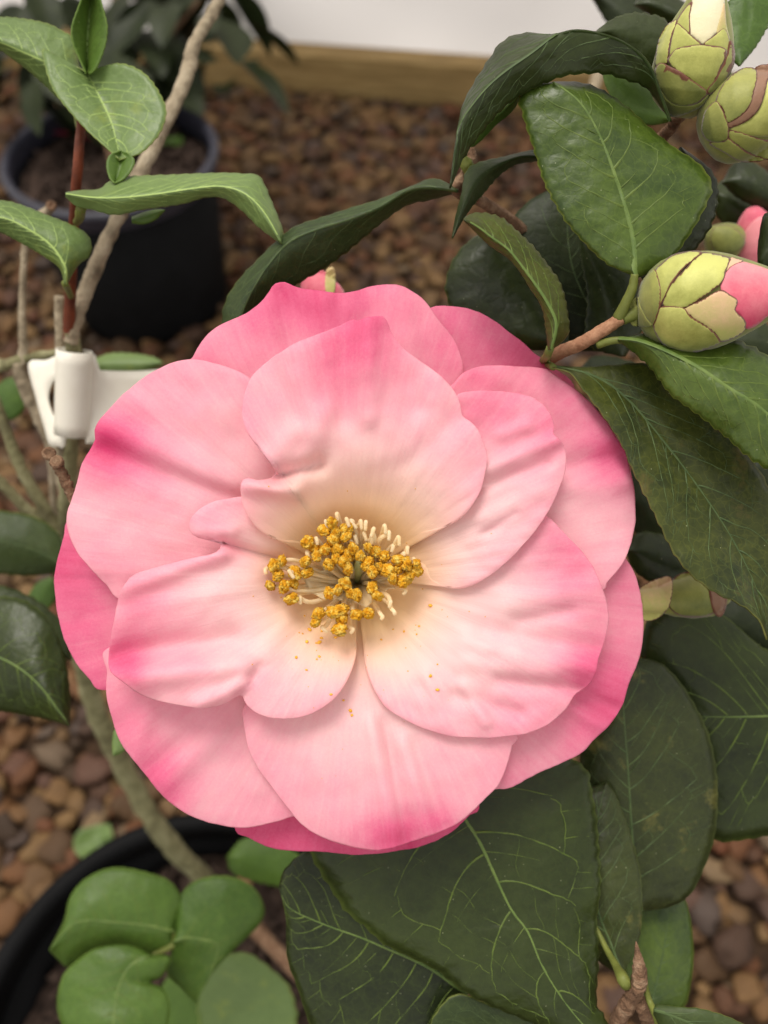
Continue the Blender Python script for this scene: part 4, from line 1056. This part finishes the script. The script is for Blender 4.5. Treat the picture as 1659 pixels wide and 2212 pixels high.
def filament(x0, y0, x1, y1, d1, seed, bow=0.0, hook=None):
    r = random.Random(seed)
    a = math.atan2(y1 - C0[1] - 15, x1 - C0[0])
    bx_, by_ = x0, y0
    p0 = P(bx_, by_, 179.0); p3 = P(x1, y1, d1 + 0.4)
    nx, ny = -math.sin(a), math.cos(a)
    w = r.uniform(-9, 9) + bow
    p1 = P(bx_ + (x1 - bx_) * 0.25 + nx * w, by_ + (y1 - by_) * 0.25 + ny * w, 172)
    p2 = P(bx_ + (x1 - bx_) * 0.8 + nx * w * 1.3, by_ + (y1 - by_) * 0.8 + ny * w * 1.3, d1 + 2.5 + r.uniform(-1, 1))
    pts = [p0, p1, p2, p3]
    if hook: pts += hook
    tube('filament', pts, [0.00058, 0.00052, 0.00045, 0.00040], M['filament'], flower, 8, 26, 0.08, seed)
k = 0
SC = np.array([772.0, 1262.0])
for (tx, ty) in ANTH:
    x, y = sp((tx, ty))
    rr = math.hypot(x - SC[0], y - SC[1])
    d = 165.0 - 2.0 * random.random() + 0.015 * min(rr, 60)
    ax = (x - SC[0]) / (rr + 1e-6); ay = (y - SC[1]) / (rr + 1e-6)
    q = random.uniform(8, 26)
    filament(SC[0] + ax * q, SC[1] + ay * q * 0.8, x, y, d, k + 50)
    o = bpy.data.objects.new('anther', AM[k % 7]); COL.objects.link(o)
    o.parent = flower
    o.matrix_parent_inverse = flower.matrix_basis.inverted()
    s = random.uniform(0.00096, 0.00130)
    o.location = P(x, y, d); o.scale = (s, s, s)
    o.rotation_euler = (random.uniform(0, 6.28), random.uniform(0, 6.28), random.uniform(0, 6.28))
    k += 1
# filaments that have lost their anthers: the arching ones at the back and the right
BARE = [(760, 112), (650, 190), (850, 165), (900, 180), (955, 190), (1010, 200), (560, 330), (1080, 262), (1180, 230), (1210, 290), (1250, 400), (1400, 420), (1440, 540), (1365, 790), (1240, 915), (1255, 975), (1150, 1020), (880, 1150), (640, 1140),
        (480, 455), (1300, 340), (1060, 330), (1350, 480), (1000, 300), (930, 330), (110, 600), (420, 880), (330, 640)]
for i, t in enumerate(BARE):
    x, y = sp(t)
    a = math.atan2(y - SC[1], x - SC[0])
    q = random.uniform(14, 30)
    d = 165.5 + random.uniform(-1.5, 1.5)
    hook = [P(x + 7 * math.cos(a + random.uniform(-1, 1)), y + 7 * math.sin(a + random.uniform(-1, 1)), d - 0.4), P(x + 2 + random.uniform(-6, 6), y + 12, d - 0.2)]
    filament(SC[0] + math.cos(a) * q, SC[1] + math.sin(a) * q * 0.8, x, y, d, i + 300, bow=random.uniform(-8, 8), hook=hook)
# fused foot of the stamens: a flaring cream collar with a torn edge
nu, nv = 72, 12
V = []
for i in range(nu):
    a = 2 * math.pi * i / (nu - 1)
    reach = 70 + 24 * noise.noise(Vector((math.cos(a) * 2.2, math.sin(a) * 2.2, 3))) + 48 * math.exp(-((a - math.pi * 0.97) / 0.5) ** 2) + 12 * noise.noise(Vector((math.cos(a) * 9, math.sin(a) * 9, 6)))
    for j in range(nv):
        v = j / (nv - 1)
        rpx = 12 + (reach - 12) * v
        V.append(P(SC[0] + math.cos(a) * rpx, SC[1] - 8 + math.sin(a) * rpx * 0.72, 178.0 - 9.5 * v ** 0.6 + 0.5 * noise.noise(Vector((math.cos(a) * 12, math.sin(a) * 12, v)))))
col = link_mesh('stamen_collar', V, grid_faces(nu, nv), M['filament'], flower); solidify(col, 0.0004)
# pistil with its split tip
px, py = sp((950, 600)); qx, qy = sp((955, 520))
tube('pistil', [P(772, 1258, 183), P(px, py, 171), P(qx, qy, 166)], [0.0016, 0.0012, 0.0007], M['pistil'], flower, 12, 20)
for dx in (-5, 0.5, 6):
    tube('stigma', [P(qx, qy + 2, 167.2), P(qx + dx * 0.7, qy - 4, 166.2), P(qx + dx, qy - 8, 166.4)], [0.0006, 0.0007, 0.0005], M['pistil'], flower, 8, 10)
# pollen dusted on the petals below the stamens
# (placed after the petals by casting onto them)
bpy.context.view_layer.update()
dg = bpy.context.evaluated_depsgraph_get()
PV, PF = [], []
ico = bmesh.new(); bmesh.ops.create_icosphere(ico, subdivisions=1, radius=1.0)
iv = np.array([v.co[:] for v in ico.verts]); ifc = np.array([[v.index for v in f.verts] for f in ico.faces]); ico.free()
spots = [(400, 1195), (432, 1205), (495, 1165), (500, 1170), (605, 1185), (610, 1180), (606, 1245), (590, 1280), (555, 1292), (450, 1040), (232, 870), (735, 1240), (470, 1280), (1510, 1135), (1615, 945), (1270, 1165), (1370, 1185), (1160, 1260), (580, 1290)]
dpts = [sp(t) for t in spots] + [(690, 1418), (684, 1424), (662, 1447), (640, 1420), (715, 1500), (742, 1513), (757, 1535), (760, 1545), (945, 1435), (930, 1460), (945, 1490), (900, 1370)]
for _ in range(60):
    a = random.uniform(0, 6.28); q = abs(random.gauss(0, 1)) * 130 + 70
    dpts.append((SC[0] + math.cos(a) * q, SC[1] + 60 + math.sin(a) * q))
for i, (x, y) in enumerate(dpts):
    dr = (P(x, y, 100) - CAM).normalized()
    hit, loc, nn, *_r = scene.ray_cast(dg, CAM, dr)
    if not hit or (loc - CAM).length > 0.25: continue
    s = random.uniform(0.00018, 0.00048) if i < 31 else random.uniform(0.00006, 0.00016)
    R = np.array(Euler((random.uniform(0, 6), random.uniform(0, 6), 0)).to_matrix())
    off = len(PV) * len(iv)
    PV.append((iv * s * np.array([1.3, 0.9, 0.8])) @ R.T + np.array(loc) - np.array(dr) * s * 0.3)
    PF.append(ifc + off)
po = link_mesh('pollen', np.vstack(PV), [tuple(f) for f in np.vstack(PF)], M['pollen'], flower); po['kind'] = 'stuff'

# ------------------------------------------------------------------ buds
def bud(base, tip, rmax, prof, sepals, label=None, mcore='sepal_green', conv=None):
    b0, b1 = P(*base), P(*tip)
    ax = b1 - b0; L = ax.length; ax.normalize()
    tt = [p for p, _ in prof]; rr = [r for _, r in prof]
    R = lambda t: float(np.interp(t, tt, rr)) * rmax
    # core, turned about its axis
    sx = ax.orthogonal().normalized(); sy = ax.cross(sx)
    V, Fc = [], []; ns, sg = 26, 32
    for i in range(ns):
        t = i / (ns - 1)
        for k in range(sg):
            a = 2 * math.pi * k / sg
            V.append(b0 + ax * (L * t) + (sx * math.cos(a) + sy * math.sin(a)) * (R(t) * 0.985))
    for i in range(ns - 1):
        for k in range(sg):
            k2 = (k + 1) % sg
            Fc.append((i * sg + k, i * sg + k2, (i + 1) * sg + k2, (i + 1) * sg + k))
    Fc.append(tuple(range(sg))[::-1]); Fc.append(tuple((ns - 1) * sg + k for k in range(sg)))
    core = link_mesh('bud', V, Fc, M[mcore], shrub, {'grad': [0.4] * len(V), 'brown': [0.0] * len(V)})
    if label: core['label'] = label
    def fval(p):
        v = p - b0; t = v.dot(ax)
        rad = (v - ax * t).length
        q = t / L
        if q < 0: return math.hypot(rad - 0, t) - R(0) * 0.3
        if q > 1: return math.hypot(rad, t - L) - R(1)
        return rad - R(q)
    dmid = ((b0 - CAM).dot(FWD) + (b1 - CAM).dot(FWD)) / 2 * 1000
    def hit(x, y):
        best, bd_ = 1e9, dmid
        d = dmid - rmax * 2600
        prev = None
        while d < dmid + rmax * 2000:
            f = fval(P(x, y, d))
            if f <= 0:
                lo, hi = d - 0.3, d
                for _ in range(10):
                    m_ = (lo + hi) / 2
                    if fval(P(x, y, m_)) > 0: lo = m_
                    else: hi = m_
                return hi
            if f < best: best, bd_ = f, d
            d += 0.3
        return bd_
    for (poly, layer, m, brown, g0) in sepals:
        poly = [conv(p) for p in poly] if conv else poly
        nu = 72
        O = catmull(poly, nu, closed=True)[:-1]
        lo, hi = O.min(0), O.max(0)
        pts = [Vector((float(x), float(y))) for x, y in O]
        step = max(2.2, max(hi - lo) / 26)
        def edge_dist(x, y):
            a, b_ = O, np.roll(O, -1, axis=0)
            d = b_ - a; w_ = np.array([x, y]) - a
            t = np.clip((w_ * d).sum(1) / ((d * d).sum(1) + 1e-9), 0, 1)
            return float(np.sqrt(((w_ - d * t[:, None]) ** 2).sum(1)).min())
        def inside(x, y):
            a, b_ = O, np.roll(O, -1, axis=0)
            c_ = ((a[:, 1] > y) != (b_[:, 1] > y)) & (x < (b_[:, 0] - a[:, 0]) * (y - a[:, 1]) / (b_[:, 1] - a[:, 1] + 1e-9) + a[:, 0])
            return c_.sum() % 2 == 1
        yy_ = lo[1]; row = 0
        while yy_ < hi[1]:
            xx_ = lo[0] + (step / 2 if row % 2 else 0)
            while xx_ < hi[0]:
                if inside(xx_, yy_) and edge_dist(xx_, yy_) > step * 0.45: pts.append(Vector((float(xx_), float(yy_))))
                xx_ += step
            yy_ += step * 0.87; row += 1
        ne = len(O)
        rv, _e, rf, *_r = delaunay_2d_cdt(pts, [(i, (i + 1) % ne) for i in range(ne)], [], 1, 1e-5)
        cy_ = float(O[:, 1].mean())
        V, br, gr = [], [], []
        for q in rv:
            ed = edge_dist(q.x, q.y)
            d = hit(q.x, q.y) - layer * 0.11 - 0.06 + 0.10 * max(0, 1 - ed / 3.0)
            V.append(P(q.x, q.y, d))
            k_ = int(np.argmin(((O - np.array([q.x, q.y])) ** 2).sum(1)))
            w = (brown(O[k_]) if callable(brown) else brown) * (18 + 40 * (0.5 + noise.noise(Vector((q.x * 0.05, q.y * 0.05, layer)))))
            br.append(max(0, 1 - ed / w) if w > 0 else 0)
            gr.append(g0 + 0.55 * ((cy_ - q.y) / 80.0))
        o = link_mesh('sepal', V, [tuple(f) for f in rf], M[m], core, {'brown': br, 'grad': gr})
        solidify(o, 0.00022, 0)
    return core
def tA(p): return (1364 + 0.1778 * p[0], 0.1778 * p[1])
def tB(p): return (1290.3 + 0.2222 * p[0], 516.1 + 0.2222 * p[1])
EGG = [(0, .28), (.05, .55), (.12, .78), (.22, .95), (.34, 1.0), (.48, .97), (.62, .86), (.75, .70), (.88, .50), (.96, .34), (1, .22)]
bud((1469, 254, 172), (1536, -34, 160), 0.0083, EGG, [
    ([(690, 230), (740, 0), (800, -190), (1000, -240), (1100, -100), (1130, 50), (1110, 250), (1050, 380), (900, 530), (830, 520), (720, 430), (660, 380)], 1, 'sepal_cream', 0.0, .4),
    ([(545, 290), (620, 140), (740, 20), (710, 200), (715, 420), (640, 360)], 2, 'sepal', 0.12, .6),
    ([(1035, 400), (1080, 200), (1125, 40), (1150, 300), (1190, 480), (1130, 440)], 2, 'sepal_pale', 0.0, .3),
    ([(465, 690), (480, 520), (545, 290), (640, 350), (720, 430), (830, 520), (830, 560), (650, 580), (540, 620)], 3, 'sepal', 0.10, .6),
    ([(880, 530), (1010, 430), (1110, 350), (1160, 400), (1190, 520), (1170, 660), (1100, 590), (950, 560)], 3, 'sepal', 0.08, .6),
    ([(290, 800), (305, 620), (350, 440), (430, 310), (540, 240), (548, 290), (490, 450), (460, 600), (435, 770), (370, 780)], 4, 'sepal', 0.07, .6),
    ([(445, 740), (490, 650), (560, 590), (700, 560), (830, 545), (1000, 560), (1110, 580), (1160, 640), (1105, 790), (1030, 950), (910, 1110), (700, 960), (560, 870)], 5, 'sepal', lambda q: 0.30 if q[0] > 1545 and q[1] > 110 else 0.10, .45),
    ([(1160, 650), (1190, 500), (1225, 520), (1255, 650), (1240, 790), (1190, 890), (1100, 1040), (950, 1145), (912, 1095), (1025, 950), (1115, 770)], 6, 'sepal_green', lambda q: 0.45 if q[0] > 1575 else 0.15, .45),
    ([(288, 840), (340, 770), (400, 775), (440, 795), (600, 875), (720, 965), (910, 1105), (880, 1190), (750, 1270), (580, 1290), (450, 1230), (350, 1090), (300, 960)], 7, 'sepal_green', lambda q: 0.55 if 1440 < q[0] < 1490 and q[1] < 180 else 0.10, .35),
    ([(345, 1080), (450, 1220), (600, 1285), (800, 1260), (935, 1150), (870, 1270), (740, 1350), (560, 1410), (450, 1390), (375, 1260)], 8, 'sepal_green', 0.0, .2),
], 'yellow green bud with a torn cream tip, taller of the pair above the big leaf', conv=tA)
bud((1512, 285, 172), (1725, 205, 160), 0.0090, EGG, [
    ([(1640, 1000), (1800, 900), (2100, 1050), (2100, 1450), (1800, 1640), (1500, 1660), (1300, 1630), (1190, 1650), (1180, 1560), (1400, 1470), (1530, 1350), (1610, 1180)], 1, 'sepal', 0.0, .55),
    ([(1180, 1580), (1300, 1600), (1659, 1700), (1900, 1600), (1900, 1850), (1659, 1940), (1430, 1860), (1280, 1760), (1170, 1670)], 2, 'sepal_green', 0.04, .5),
    ([(1500, 830), (1580, 790), (1700, 800), (1650, 1000), (1600, 1200), (1530, 1350), (1400, 1470), (1250, 1540), (1175, 1555), (1150, 1470), (1330, 1380), (1430, 1260), (1480, 1080), (1510, 950)], 3, 'sepal_brown', 0.10, .4),
    ([(1025, 1240), (1100, 1050), (1250, 890), (1400, 820), (1510, 850), (1525, 950), (1490, 1100), (1440, 1280), (1350, 1390), (1250, 1460), (1160, 1490), (1130, 1390), (1090, 1300)], 4, 'sepal_green', 0.03, .65),
    ([(1165, 1670), (1300, 1770), (1430, 1860), (1620, 1930), (1500, 1970), (1300, 1950), (1130, 1850), (950, 1750), (1000, 1720), (1130, 1710)], 4, 'sepal_green', 0.08, .4),
    ([(855, 1570), (900, 1350), (1030, 1235), (1100, 1330), (1150, 1450), (1180, 1570), (1160, 1700), (1000, 1725), (900, 1680)], 5, 'sepal_green', 0.06, .35),
], 'plump yellow green bud with brown edged scales beside the cream tipped one', conv=tA)
bud((1378, 668, 166), (1725, 628, 158), 0.0105, [(0, .30), (.03, .50), (.08, .72), (.15, .88), (.25, .98), (.35, 1.0), (.47, .96), (.58, .86), (.70, .70), (.82, .52), (.93, .34), (1, .15)], [
    ([(1215, 400), (1290, 240), (1380, 220), (1500, 245), (1659, 300), (1850, 400), (1940, 480), (1900, 560), (1800, 650), (1659, 745), (1540, 845), (1440, 870), (1400, 760), (1340, 700), (1340, 620), (1260, 570), (1200, 490)], 1, 'bud_pink', 0.0, .5),
    ([(1240, 330), (1290, 190), (1350, 195), (1420, 218), (1350, 245), (1290, 280)], 2, 'sepal_pale', 0.05, .7),
    ([(835, 672), (1000, 600), (1190, 500), (1290, 545), (1362, 600), (1340, 700), (1420, 770), (1445, 830), (1400, 920), (1210, 1000), (1120, 900), (1000, 820), (910, 760)], 2, 'sepal_pale', lambda q: 0.10 if q[1] < 650 else 0.03, .35),
    ([(630, 630), (720, 440), (830, 320), (1000, 148), (1100, 140), (1290, 185), (1282, 230), (1250, 320), (1210, 425), (1100, 515), (960, 610), (830, 680), (700, 665)], 3, 'sepal', lambda q: 0.10 if q[0] > 1540 else 0.03, .75),
    ([(600, 670), (700, 655), (840, 672), (890, 735), (1000, 815), (1110, 885), (1198, 995), (1100, 1055), (950, 1102), (820, 1104), (680, 1055), (600, 975), (555, 885), (545, 820), (580, 740)], 4, 'sepal', 0.06, .35),
    ([(565, 305), (640, 230), (750, 150), (950, 117), (1022, 135), (990, 168), (850, 275), (745, 405), (690, 495), (630, 620), (600, 690), (600, 520), (590, 400)], 5, 'sepal', lambda q: 0.13 if q[0] > 1425 else 0.03, .6),
    ([(560, 298), (595, 380), (618, 500), (608, 660), (570, 790), (535, 840), (470, 770), (410, 650), (398, 530), (425, 430), (490, 350)], 6, 'sepal_green', lambda q: 0.07 if q[0] > 1412 else 0.0, .5),
    ([(300, 680), (390, 560), (420, 650), (480, 770), (535, 840), (430, 850), (330, 830)], 7, 'sepal_green', 0.0, .5),
], 'fat bud opening to a deep pink tip, on the tan twig beside the bloom', conv=tB)
bud((1375, 1300, 192), (1570, 1285, 196), 0.0070, [(0, .40), (.25, .45), (.4, .62), (.6, .75), (.8, .72), (1, .3)], [
    ([(1440, 1300), (1450, 1255), (1480, 1236), (1520, 1238), (1550, 1262), (1560, 1300), (1530, 1330), (1470, 1330)], 2, 'sepal_green', 0.15, .4),
    ([(1530, 1255), (1550, 1255), (1570, 1290), (1560, 1330), (1540, 1320)], 4, 'sepal_brown', 0.2, .3),
    ([(1375, 1330), (1380, 1275), (1420, 1250), (1452, 1250), (1445, 1310), (1410, 1340)], 3, 'sepal_pale', 0.04, .2),
], 'shaded green bud partly hidden behind the bloom, under the olive leaf')
# half-hidden pink bud behind the upper petals and one past the pink-tipped bud
bud((716, 680, 215), (668, 595, 210), 0.0062, EGG, [
    ([(650, 620), (660, 590), (690, 582), (712, 600), (710, 640), (670, 640)], 1, 'bud_pink', 0.0, .3),
    ([(705, 585), (722, 580), (724, 620), (715, 645), (703, 625)], 3, 'sepal_pale', 0.0, .1)], None, 'bud_pink')
bud((1640, 590, 235), (1625, 450, 225), 0.0075, EGG, [
    ([(1590, 570), (1600, 520), (1625, 480), (1650, 470), (1665, 520), (1655, 570), (1620, 590)], 1, 'bud_pink', 0.0, .9)], None, 'bud_pink')
bud((1590, 540, 230), (1530, 500, 226), 0.0058, EGG, [([(1535, 520), (1545, 490), (1580, 490), (1610, 520), (1590, 545), (1550, 545)], 2, 'sepal_green', 0.05, .3)], None)

# ------------------------------------------------------------------ plant tag looped round the stem
def plant_tag():
    t = empty('plant_tag', P(165, 850, 250))
    tag(t, 'blank white plastic plant tag curled round the grey stem', 'tag')
    # rolled sleeve
    a0, a1 = P(162, 757, 242), P(157, 938, 250)
    ax = (a1 - a0); L = ax.length; ax.normalize()
    to = (CAM - a0).normalized(); sx = ax.cross(to).normalized(); sy = sx.cross(ax)
    V = []; nu, nv = 30, 8
    for i in range(nu):
        ang = math.radians(-60 + 320 * i / (nu - 1)); r = 0.0048 + 0.0007 * i / nu
        for j in range(nv):
            V.append(a0 + ax * (L * j / (nv - 1)) + sx * (-math.cos(ang) * r) + sy * (math.sin(ang) * r))
    o = link_mesh('sleeve', V, grid_faces(nu, nv), M['tag'], t); solidify(o, 0.0005)
    # left flap with an oval slot
    outer = catmull([(62, 785), (100, 778), (140, 770), (142, 850), (141, 960), (125, 963), (108, 962), (95, 920), (78, 860)], 48, True)
    inner = catmull([(124, 815), (133, 818), (137, 850), (135, 900), (126, 912), (113, 890), (105, 860), (111, 832)], 48, True)
    def rot(c, pts):   # start both loops at the same bearing
        a = np.arctan2(pts[:, 1] - c[1], pts[:, 0] - c[0]); k = np.argmin(np.abs(a + math.pi / 2))
        return np.roll(pts, -k, axis=0)
    cc = inner.mean(0)
    outer = rot(cc, outer[:-1]); inner = rot(cc, inner[:-1])
    V = []
    for i in range(len(outer)):
        for j in range(4):
            q = inner[i] + (outer[i] - inner[i]) * j / 3
            V.append(P(q[0], q[1], 252 + (140 - q[0]) * 0.06))
    n = len(outer); Fc = []
    for i in range(n):
        for j in range(3):
            i2 = (i + 1) % n
            Fc.append((i * 4 + j, i * 4 + j + 1, i2 * 4 + j + 1, i2 * 4 + j))
    o = link_mesh('loop_end', V, Fc, M['tag'], t); solidify(o, 0.0005)
    # strip running right, behind the petals, with its stepped top
    V = []; nu, nv = 24, 8
    for i in range(nu):
        q = i / (nu - 1); x = 185 + 235 * q
        top = 766 if x < 213 else 800 + 6 * math.sin((x - 213) / 60) - (x - 213) * 0.05
        bot = 958 - 10 * q
        for j in range(nv):
            V.append(P(x, top + (bot - top) * j / (nv - 1), 248 + 14 * q + 1.0 * math.sin(q * 5 + j * 0.3)))
    o = link_mesh('strip', V, grid_faces(nu, nv), M['tag'], t); solidify(o, 0.0005)
plant_tag()

# ------------------------------------------------------------------ shrub in the far pot
def simple_leaf_mesh(seed, m):
    r = random.Random(seed); n = 12; half = 3
    V = []; tt = []; ss = []
    curl = r.uniform(0.1, 0.35); fold = r.uniform(0.1, 0.3)
    for i in range(n):
        s = i / (n - 1); w = 0.23 * (math.sin(math.pi * s ** 0.85) ** 0.8 if 0 < s < 1 else 0) + 0.004
        for k in range(-half, half + 1):
            t = k / half
            V.append((s, t * w, -curl * s * s + fold * abs(t) * w)); tt.append(abs(t) * 0.9); ss.append(s)
    me = bpy.data.meshes.new('leaf'); me.from_pydata(V, [], grid_faces(n, 2 * half + 1))
    for kk, vals in (('tt', tt), ('ss', ss)):
        a = me.attributes.new(kk, 'FLOAT', 'POINT'); a.data.foreach_set('value', vals)
    me.polygons.foreach_set('use_smooth', [True] * len(me.polygons)); me.materials.append(M[m])
    return me
LM = [simple_leaf_mesh(k, 'leaf_far') for k in range(5)]
def far_shrub(name, foot, label, blobs, stems, n_leaves, seed):
    r = random.Random(seed)
    t = empty(name, foot); tag(t, label, 'shrub')
    nodes = []
    for pts, rad in stems:
        tube('stem', pts, rad, M['bark_brown'], t, 8, 30, 0.2, seed)
        nodes += pts[1:]
    for k in range(n_leaves):
        c, rx, ry, rz = r.choice(blobs)
        while True:
            q = Vector((r.uniform(-1, 1), r.uniform(-1, 1), r.uniform(-1, 1)))
            if q.length < 1: break
        p = c + Vector((q.x * rx, q.y * ry, q.z * rz))
        o = bpy.data.objects.new('leaf', LM[r.randrange(5)]); COL.objects.link(o)
        o.parent = t; o.matrix_parent_inverse = t.matrix_basis.inverted()
        o.location = p; s = r.uniform(0.07, 0.105); o.scale = (s, s * r.uniform(0.95, 1.4), s)
        o.rotation_euler = (r.uniform(-.7, .7), r.uniform(-.2, .9), math.atan2(q.y, q.x) + r.uniform(-.8, .8))
    return t
fc = Vector((far_c.x, far_c.y, far_soil))
def fp(x, y, d): return P(x, y, d)
dfar = to_px(fc)[2]
def fq(x, y, dd=0): return P(x, y, dfar + dd)
far = far_shrub('potted_shrub', fc, 'dark leafy shrub growing in the grey rimmed pot, out of focus',
    [(fq(60, 60, 30), .10, .10, .10), (fq(330, 90, 40), .08, .10, .07), (fq(420, 40, 60), .09, .1, .07), (fq(120, 150, 0), .09, .08, .05), (fq(300, 150, 20), .08, .08, .04),
     (fq(240, 20, 60), .14, .1, .06), (fq(480, 60, 60), .05, .08, .06), (fq(40, 160, -10), .08, .07, .06)],
    [([fc - Vector((0, 0, 0.02)), fq(225, 250, 0), fq(240, 120, 20), fq(250, -40, 50)], [0.008, 0.007, 0.006, 0.005]), ([fq(228, 240, 0), fq(330, 120, 30), fq(430, 0, 60)], [0.005, 0.004, 0.003]),
     ([fq(228, 240, 0), fq(120, 170, -20), fq(40, 60, 30)], [0.005, 0.004, 0.003])], 105, 5)

# second pot-grown shrub standing against the board: a dark stem by the sheeting edge
foot = on_plane(535, 190, 0.0)
def bq(x, y, up=0): 
    dd = to_px(foot)[2]
    return P(x, y, dd - up)
far_shrub('wall_shrub', foot, 'dark leafy shrub by the left end of the white sheeting', [(bq(505, 20, 0), .10, .10, .16), (bq(440, 40, 0), .14, .10, .10), (bq(520, 120, 0), .05, .05, .08)],
    [([foot, bq(530, 120), bq(515, 50), bq(500, -60)], [0.012, 0.010, 0.008, 0.006])], 60, 9)

# fallen petals and a weed on the far pot's soil
def scrap(name, x, y, zc, size, m, label, cat, up=0.004, seed=0):
    c = on_plane(x, y, zc); V = []; nu, nv = 14, 7
    for i in range(nu):
        for j in range(nv):
            a = 2 * math.pi * i / (nu - 1); v = j / (nv - 1)
            q = size * v * (1 + 0.25 * noise.noise(Vector((math.cos(a), math.sin(a), seed))))
            V.append(c + Vector((q * math.cos(a), 0.8 * q * math.sin(a), up + 0.35 * size * v * v + 0.15 * size * math.sin(a * 3) * v)))
    o = link_mesh(name, V, grid_faces(nu, nv), M[m], None); solidify(o, 0.0006)
    tag(o, label, cat)
scrap('fallen_petal', 140, 292, far_soil, 0.020, 'red_petal', 'larger crimson fallen petal on the soil of the grey rimmed pot', 'petal', seed=1)
scrap('fallen_petal', 190, 305, far_soil, 0.014, 'red_petal', 'smaller crimson fallen petal by the stem in the grey rimmed pot', 'petal', seed=2)
scrap('weed_leaf', 372, 318, far_soil, 0.018, 'leaf_fresh', 'bright green seedling leaf on the soil of the grey rimmed pot', 'seedling', seed=3)
scrap('fallen_leaf', 210, 1822, 0.02, 0.020, 'leaf_young', 'yellowish leaf lying on the gravel beside the near black pot', 'leaf', seed=4)
